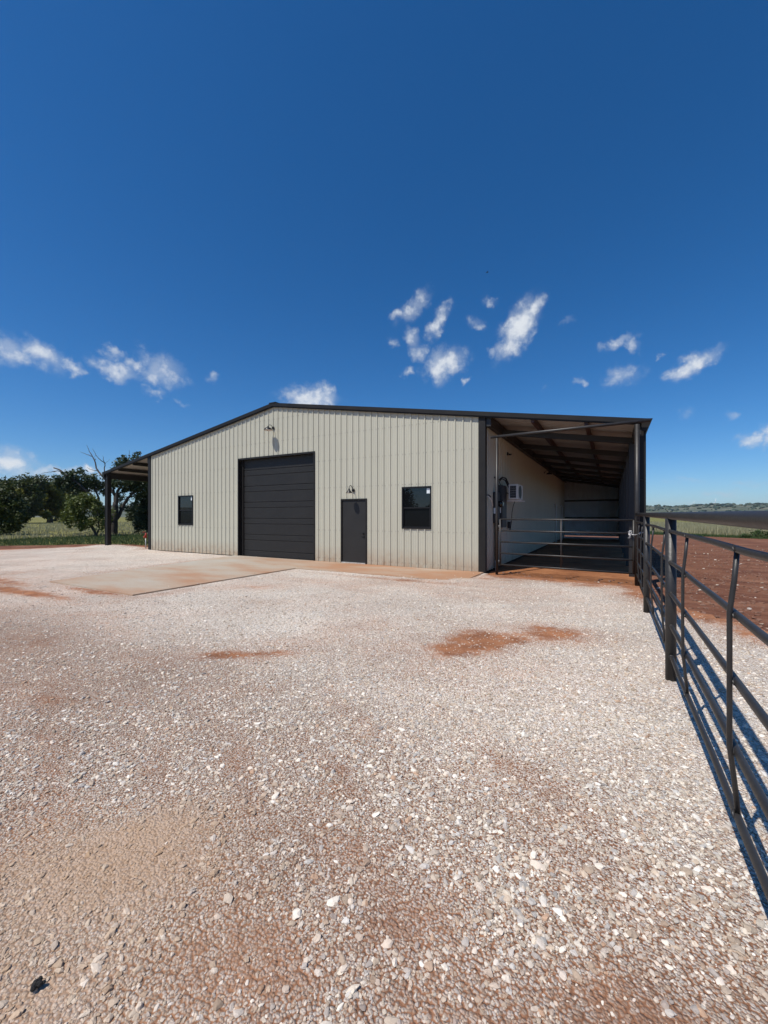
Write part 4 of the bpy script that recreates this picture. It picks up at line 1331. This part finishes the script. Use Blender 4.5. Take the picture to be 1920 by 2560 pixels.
def window(w):
    x0, x1, z0, z1 = w
    f_ = MB(); b_ = .045
    f_.box(x0, x0 + b_, -.030, .05, z0, z1); f_.box(x1 - b_, x1, -.030, .05, z0, z1)
    f_.box(x0 + b_, x1 - b_, -.030, .05, z0, z0 + b_); f_.box(x0 + b_, x1 - b_, -.030, .05, z1 - b_, z1)
    wo = f_.build('window', M['black'], BARN)
    zm = (z0 + z1) / 2
    MB().box(x0 + b_, x1 - b_, -.012, .03, zm - .022, zm + .018).build('meeting_rail', M['black'], wo)
    g_ = MB(); g_.face([(x0 + b_, .012, zm + .018), (x1 - b_, .012, zm + .018), (x1 - b_, .012, z1 - b_), (x0 + b_, .012, z1 - b_)])
    g_.build('pane', M['glass'], wo)
    g_ = MB(); g_.face([(x0 + b_ + .02, .022, z0 + b_ + .02), (x1 - b_ - .02, .022, z0 + b_ + .02), (x1 - b_ - .02, .022, zm - .022), (x0 + b_ + .02, .022, zm - .022)])
    g_.build('pane', M['screen'], wo)
    s_ = MB()
    s_.box(x0 + b_, x0 + b_ + .022, -.004, .02, z0 + b_, zm - .022); s_.box(x1 - b_ - .022, x1 - b_, -.004, .02, z0 + b_, zm - .022)
    s_.box(x0 + b_ + .022, x1 - b_ - .022, -.004, .02, z0 + b_, z0 + b_ + .022)
    s_.build('sash', M['black'], wo)
    lb = MB(); lb.box(x1 - b_ - .115, x1 - b_ - .012, .0085, .0105, z1 - b_ - .165, z1 - b_ - .018)
    o = lb.build('sticker', M['label'], wo)


window(WIN_L); window(WIN_R)

# ------------------------------------------------------------------ barn lamps


def gooseneck(name, label, x, zp, r, drop, d, arch, bell, group='gooseneck lamps on the front wall', wallx=None):
    """lamp on the front wall (plate at x, zp), shade centre d out from the wall"""
    T_ = thing(name, label, 'lamp', (x, 0, zp) if wallx is None else wallx, group=group)
    if wallx is not None: T_.rotation_euler = (0, 0, R(90))
    p = MB(); p.tube([(0, -.020, 0), (0, -.034, 0)], .056, 18); p.tube([(0, -.034, 0), (0, -.050, 0)], [.056, .03], 18)
    p.build('wall_plate', M['lamp_black'], T_)
    zs = drop
    a = MB()
    pts = [(0, -.05, 0), (0, -.075, .01)]
    for k in range(9):
        th = math.pi * k / 8
        pts.append((0, -.5 * (d + .08) - .5 * (d - .08) * (-math.cos(th)), arch * math.sin(th) ** .9 + (zs + .07) * k / 8 + .02 * (1 - k / 8)))
    pts.append((0, -d, zs + .03))
    a.tube(pts, .0095, 8); a.build('arm', M['lamp_black'], T_)
    s_ = MB()
    if bell: prof = [(.024, .075), (.030, .055), (.034, .03), (.055, .005), (.085, -.03), (r, -.062), (r + .004, -.066), (r, -.068)]
    else: prof = [(.026, .095), (.032, .07), (.036, .055), (.070, .045), (.112, .022), (r - .012, -.02), (r, -.045), (r + .005, -.049), (r, -.052)]
    s_.lathe(prof, 28, (0, -d, zs)); s_.build('shade', M['lamp_black'], T_)
    i_ = MB()
    iprof = [(pr_[0] - .006, pr_[1] - .006) for pr_ in prof[3:-2]]
    i_.lathe([(.001, iprof[0][1])] + iprof, 28, (0, -d, zs)); i_.build('inner_shade', M['lamp_white'], T_)
    b_ = MB(); b_.lathe([(.001, -.075 if bell else -.03), (.022, -.066 if bell else -.024), (.032, -.045 if bell else -.005), (.026, -.015 if bell else .02), (.014, .0 if bell else .03)], 14, (0, -d, zs)); b_.build('bulb', M['bulb'], T_)
    return T_


gooseneck('gooseneck_lamp', 'wide black gooseneck lamp high above the garage door', -.03, 4.68, .150, -.075, .27, .075, False)
gooseneck('gooseneck_lamp', 'small black bell gooseneck lamp above the entry door', 3.42, 2.33, .100, -.035, .26, .115, True)
gooseneck('gooseneck_lamp', 'dark gooseneck lamp on the shaded wall inside the right lean-to', 0, 0, .14, -.07, .26, .07, False, group='lamps in the lean-to', wallx=(7.62, 10.9, 3.70))
T = thing('wall_fixture', 'small dark fixture high on the lean-to wall above the air conditioner', 'fixture', (7.645, 2.63, 3.53))
c_ = MB(); c_.box(0, .03, -.04, .04, -.05, .05); c_.build('mount', M['black'], T)
c_ = MB(); c_.tube([(.03, 0, .01), (.10, -.02, -.02)], .012, 8); c_.tube([(.08, -.05, -.03), (.11, .06, -.02)], .03, 12); c_.build('housing', M['black'], T)

# ------------------------------------------------------------------ electrical boxes and air conditioner in the lean-to
T = thing('meter_panel', 'black electric service panel with white labels on the wall behind the gate post', 'electric panel', (7.645, 1.3, 0))
p = MB().box(.002, .16, -.10, .50, 1.17, 2.42); bevel(p.build('cabinet', M['meter'], T), .008)
bevel(MB().box(.161, .175, -.08, .48, 1.2, 2.39).build('cabinet_door', M['meter'], T), .004)
p = MB().box(.002, .12, -.48, -.14, 1.30, 2.20); bevel(p.build('meter_socket', M['meter'], T), .01)
p = MB(); p.tube([(.12, -.31, 1.86), (.24, -.31, 1.86)], .085, 18); p.build('meter_dial', M['glass'], T)
for y, z in ((-.36, 1.68), (.02, 1.66)):
    MB().box(.004, .115, y - .02 if y < 0 else -.115, (y + .12) if y < 0 else -.1005, z - .05, z + .09).build('label_plate', M['label'], T) if False else None
MB().box(.02, .105, -.484, -.4805, 1.58, 1.74).build('label_plate', M['label'], T)
MB().box(.02, .14, -.104, -.1005, 1.60, 1.76).build('label_plate', M['label'], T)
p = MB(); p.tube([(.06, -.40, 1.30), (.06, -.40, -.05)], .038, 10); p.tube([(.07, -.22, 1.30), (.07, -.22, -.05)], .026, 10); p.build('conduit', M['black'], T)
p = MB(); p.tube([(.06, -.31, 2.2), (.06, -.31, 2.5), (.03, -.31, 2.62), (.0, -.31, 2.64)], .024, 8); p.build('service_elbow', M['black'], T)

T = thing('air_conditioner', 'white outdoor air conditioner unit on a wall bracket in the lean-to', 'air conditioner', (7.65, 1.75, 1.97))
AC = MB().box(.23, .50, 0, .80, .04, .50); bevel(AC.build('casing', M['white_metal'], T), .012, 2)
p = MB(); p.box(.275, .455, -.006, -.001, .085, .455); g0 = p.build('coil', M['black_plastic'], T)
p = MB()
for k in range(6): p.box(.275, .455, -.013, -.008, .09 + k * .072, .094 + k * .072)
for k in range(4): p.box(.275 + k * .058, .279 + k * .058, -.0185, -.0135, .085, .455)
p.build('guard', M['galv'], T)
p = MB(); p.tube([(.501, .35, .27), (.512, .35, .27)], .20, 28); p.build('fan_grille', M['black_plastic'], T)
p = MB(); p.box(-.02, .58, .08, .12, -.02, .02); p.box(-.02, .58, .66, .70, -.02, .02); p.box(.0, .04, .06, .72, -.025, -.021); p.box(-.02, .02, .08, .12, .02, .45); p.box(-.02, .02, .66, .70, .02, .45)
p.build('bracket', M['white_metal'], T)
p = MB()
p.tube([(.01, -.25, .62), (.10, -.22, .70), (.16, -.05, .68), (.20, .05, .55), (.24, .08, .45)], .022, 8)
p.tube([(.01, -.20, .60), (.08, -.20, .66), (.14, -.02, .62), (.18, .10, .48), (.24, .14, .36)], .018, 8)
p.tube([(.01, -.28, .58), (.05, -.1, .40), (.06, .1, .30), (.2, .2, .22)], .014, 8)
p.build('refrigerant_line', M['black_plastic'], T)
T = thing('disconnect_box', 'small grey disconnect box under the air conditioner with a looping black cable', 'electric box', (7.645, 2.75, 1.22))
p = MB().box(0, .09, -.07, .07, -.11, .11); bevel(p.build('cover', M['meter'], T), .006)
p = MB(); p.tube([(.05, 0, -.11), (.06, -.02, -.17), (.09, -.06, -.15), (.14, -.12, .10), (.16, -.15, .40), (.22, -.25, .62), (.30, -.4, .75)], .011, 8); p.build('cable', M['black_plastic'], T)
T = thing('white_cable', 'loose white cable end sticking out of the wall by the corner', 'cable', (7.645, .35, 2.0))
p = MB(); p.tube([(-.01, -.22, .05), (.03, -.2, .05), (.07, -.1, .0), (.09, .02, -.1), (.09, .1, -.22)], .012, 8); p.build('cable_end', M['pvc'], T)
p = MB(); p.tube([(-.01, -.22, .07), (.05, -.18, .08), (.07, -.05, .03)], .016, 8); p.build('sleeve', M['black_plastic'], T)
T = thing('ground_wire', 'thin pale wire running from the wall down into the red dirt', 'wire', (7.66, .80, 0))
p = MB(); p.tube([(.03, .1, .30), (.06, .0, .12), (.10, -.15, -.04)], .009, 6); p.build('wire_strand', M['pvc'], T)
for i, y in enumerate((15.2, 18.6)):
    T = thing('conduit_pipe', ('nearer' if i == 0 else 'farther') + ' white conduit riser with an elbow on the lean-to wall', 'conduit', (7.645, y, 0), group='white conduit risers')
    p = MB(); p.tube([(.10, -.2, -.05), (.10, -.2, 2.10)], .032, 10); p.tube([(.10, -.2, 2.12), (.09, -.2, 2.18), (.05, -.2, 2.21), (.0, -.2, 2.21)], .034, 10); p.tube([(.06, .25, -.05), (.06, .25, 2.1)], .02, 8)
    p.build('riser', M['pvc'], T)

# ------------------------------------------------------------------ pipe fence, gate frame and gate
FX = 11.1
FENCE = thing('pipe_fence', 'dark pipe rail fence running from the barn corner past the viewer', 'fence', (FX, 0, 0))


def top_z(y): return 1.545 + (y + .2) * (.072 / 10.7)


def part_tube(name, pts, rad, parent, n=14, mat='pipe'):
    return MB().tube(pts, rad, n).build(name, M[mat], parent)


for y in (-3.22, -6.27, -9.95, -13.1):
    part_tube('post', [(0, y, -.12), (0, y, top_z(y) - .022)], .0445, FENCE, 20)
part_tube('top_rail', [(0, .0, top_z(0)), (0, -16, top_z(-16))], .0345, FENCE, 18)
for z in (1.363, 1.072, .782, .480, .198):
    pts = []
    for j in range(27):
        y = -.2 - j * .6077
        zz = z + .02 + (y + .2) * (.05 / 15.8) + random.uniform(-.004, .004)
        pts.append((random.uniform(-.004, .004), y, zz))
    part_tube('rail', pts, .0165, FENCE, 12)
weld = MB()
for y in (-3.22, -6.27, -9.95, -13.1):
    for z in (1.363, 1.072, .782, .480, .198):
        for s_ in (-1, 1): weld.tube([(0, y + s_ * .043, z), (0, y + s_ * .052, z)], [.024, .018], 10)
for y in (-1.25, -2.25, -4.46, -5.81, -7.24, -8.60, -11.0, -12.1, -14.2):
    b_ = random.uniform(.9, 1.15)
    part_tube('stay', [(0, y + .02, 1.352), (-.012, y + .01, 1.22), (-.027 * b_, y, 1.08), (-.030, y, .79), (-.028 * b_, y - .005, .50), (-.012, y, .33), (0, y + .01, .205)], .0105, FENCE, 10)
    for z in (1.363, 1.072, .782, .480, .205):
        weld.tube([(-.016, y - .012, z - .014), (-.019, y + .002, z - .002), (-.012, y + .014, z + .010)], [.004, .008, .004], 6)
    weld.tube([(0, y, 1.345), (0, y, 1.356)], [.012, .017], 10)
wo_ = weld.build('weld_bead', M['pipe'], FENCE); wo_['kind'] = 'stuff'
# the tall frame that carries the gate
GF = thing('overhead_portal', 'tall dark pipe frame with a crossbar before the open lean-to', 'gate frame', (8.0, -.1, 0))
part_tube('post', [(-.03, .04, -.1), (-.03, .04, 3.56)], .036, GF, 16)
part_tube('post', [(3.11, -.11, -.1), (3.11, -.11, 3.55)], .050, GF, 18)
part_tube('crossbar', [(-.19, .05, 3.600), (1.5, -.03, 3.605), (3.36, -.12, 3.612)], .0365, GF, 18)
wd = MB()
for zz in (1.22, .30): wd.tube([(.03, .03, zz - .05), (.03, .03, zz + .05)], .027, 10)
wd.build('hinge', M['pipe'], GF)
part_tube('brace_bar', [(3.16, -.10, 2.32), (3.24, .09, 2.32)], .010, GF, 8)
# the gate
GT = thing('pipe_gate', 'closed five rail pipe gate across the lean-to entrance', 'gate', (8.06, -.07, 0))
gl = (1.424, 1.125, .832, .537, .238); gr = (1.413, 1.115, .819, .520, .222)
L0, L1 = 0.0, 2.985
for a, b_ in zip(gl, gr):
    part_tube('rail', [(L0, 0, a), (L1, -.12, b_)], .0205, GT, 12)
part_tube('upright', [(L0, .0, .205), (L0, .0, 1.424)], .0245, GT, 12)
part_tube('upright', [(L1, -.12, .20), (L1, -.12, 1.413)], .0245, GT, 12)
part_tube('stile', [(1.48, -.058, .22), (1.48, -.058, 1.42)], .0185, GT, 12)

# chain that ties the gate to the post
CH = thing('gate_chain', 'bright galvanised chain looped around the gate and its latch post', 'chain', (11.02, -.24, 1.12))


def link_mesh():
    mb_ = MB(); pts = []
    for k in range(13):
        th = 2 * math.pi * k / 12
        pts.append((.013 * math.cos(th) + (.006 if math.cos(th) > 0 else -.006), .007 * math.sin(th), 0))
    mb_.tube(pts, .0030, 6, caps=False)
    return mb_.mesh('link', M['chrome'])


lm = link_mesh()
cpts = []
for k in range(12): cpts.append((-.02 + k * .016, -.045 + .001 * k, -.03 * math.sin(k / 11 * math.pi) + .004 * k - .02))
for k in range(11):
    th = k / 11 * 6.283
    cpts.append((-.045 + .024 * math.cos(th), -.04, .034 * math.sin(th) + .02))
for k in range(7): cpts.append((-.055 + .012 * math.sin(k * 1.7), -.05, .03 - k * .022))
for k in range(5): cpts.append((.16 + .013 * k, -.03 + .012 * k, .012 + .004 * k))
for k, c in enumerate(cpts):
    o = link('link', lm, CH, c)
    o.rotation_euler = (R(90) * (k % 2), random.uniform(-.6, .6), random.uniform(-.4, .4))
    o.scale = (1.1, 1.1, 1.1)

# ------------------------------------------------------------------ small things in the yard
T = thing('yard_hydrant', 'small yard hydrant with a red head beside the left lean-to corner', 'hydrant', (-8.05, .10, 0))
p = MB(); p.tube([(0, 0, -.05), (0, 0, .52)], .022, 10); p.build('standpipe', M['galv'], T)
p = MB(); p.tube([(0, 0, .50), (0, 0, .56), (0, 0, .66), (0, 0, .72)], [.03, .045, .045, .03], 12); p.tube([(0, 0, .60), (.04, -.10, .58), (.045, -.12, .53)], [.025, .024, .022], 10)
p.build('head', M['red_cap'], T)
p = MB(); p.tube([(0, .03, .70), (-.01, .0, .76), (-.03, -.06, .80), (-.03, -.12, .76)], .012, 8); p.build('lever', M['red_cap'], T)

bm = bmesh.new()
for (x, y, z, s) in ((0, 0, .010, .017), (.017, .008, .012, .014), (-.006, .020, .009, .012), (.012, -.014, .009, .013), (.026, .022, .010, .008)):
    r_ = bmesh.ops.create_icosphere(bm, subdivisions=2, radius=s, matrix=Matrix.Translation((x, y, z)))
    for v in r_['verts']:
        v.co += Vector((random.uniform(-1, 1), random.uniform(-1, 1), random.uniform(-1, 1))) * s * .16
me = bpy.data.meshes.new('dirt_clod'); bm.to_mesh(me); bm.free(); me.materials.append(M['clod'])
clod = link('dirt_clod', me, None, (8.995, -10.295, -.018)); clod.scale = (.66, .66, .66)
tag(clod, 'small black crumbly clod lying on the gravel at the lower left', 'clod')

# a bird gliding high above the roof
bd = MB()
bd.tube([(-.35, 0, 0), (-.2, 0, .01), (.05, 0, .015), (.25, 0, .0), (.42, 0, -.01)], [.015, .07, .10, .06, .01], 8)
for s in (1, -1):
    w0 = [(.14, .05 * s, .02), (.20, .45 * s, .08), (.10, .85 * s, .10), (-.02, .86 * s, .09), (-.06, .45 * s, .06), (-.10, .05 * s, .02)]
    bd.face(w0 if s > 0 else w0[::-1]); bd.face([(x, y, z + .012) for x, y, z in (w0[::-1] if s > 0 else w0)])
bd.face([(-.3, .03, .0), (-.62, .14, -.01), (-.64, -.14, -.01), (-.3, -.03, .0)])
b_ = bd.build('bird', M['bird'])
b_.location = (-21.43, 108.67, 73.28); b_.rotation_euler = (R(12), R(-8), R(25))
tag(b_, 'tiny dark bird gliding high in the blue sky', 'bird')

# wind turbines far off on the right
for i, (x, y, z0, hub, lb, rot) in enumerate(((875, 6201, 20, 130, 'shorter white wind turbine on the horizon nearer the barn', .5), (890.7, 5064, 20, 112, 'tallest white wind turbine on the right horizon', .15), (1921, 7931, 40, 130, 'faint white wind turbine at the right edge of the horizon', .9))):
    T = thing('wind_turbine', lb, 'wind turbine', (x, y, z0), group='wind turbines on the horizon')
    p = MB(); p.tube([(0, 0, -20), (0, 0, hub)], [4.2, 2.8], 10); p.build('tower', M['turbine'], T)
    p = MB(); p.box(-2.2, 2.2, -7, 5, hub - 1, hub + 3.4); p.build('nacelle', M['turbine'], T)
    for k in range(3):
        th = rot + k * 2.0944
        d = Vector((math.sin(th), 0, math.cos(th)))
        c0 = Vector((0, -8, hub + 1.2))
        p = MB(); p.tube([c0, c0 + d * 12, c0 + d * 44], [1.6, 2.8, .8], 6); p.build('blade', M['turbine'], T)

# ------------------------------------------------------------------ thin summer haze
hz = MB().box(-7500, 7500, -7500, 9500, -1.2, 260)
hm = bpy.data.materials.new('summer_haze'); hm.use_nodes = True
hm.node_tree.nodes.clear()
ho = hm.node_tree.nodes.new('ShaderNodeOutputMaterial'); hv = hm.node_tree.nodes.new('ShaderNodeVolumePrincipled')
hv.inputs['Color'].default_value = (.86, .92, 1.0, 1)
hv.inputs['Density'].default_value = 0.00006
hv.inputs['Anisotropy'].default_value = 0.2
hm.node_tree.links.new(hv.outputs[0], ho.inputs['Volume'])
ho_ = hz.build('haze', hm); ho_['kind'] = 'stuff'; ho_['label'] = 'thin pale haze in the air towards the horizon'

# ------------------------------------------------------------------ render settings
SC.render.engine = 'CYCLES'
SC.render.resolution_x = 768
SC.render.resolution_y = 1024
SC.cycles.max_bounces = 6
SC.cycles.diffuse_bounces = 2
SC.cycles.glossy_bounces = 3
SC.cycles.transmission_bounces = 3
SC.cycles.use_denoising = True
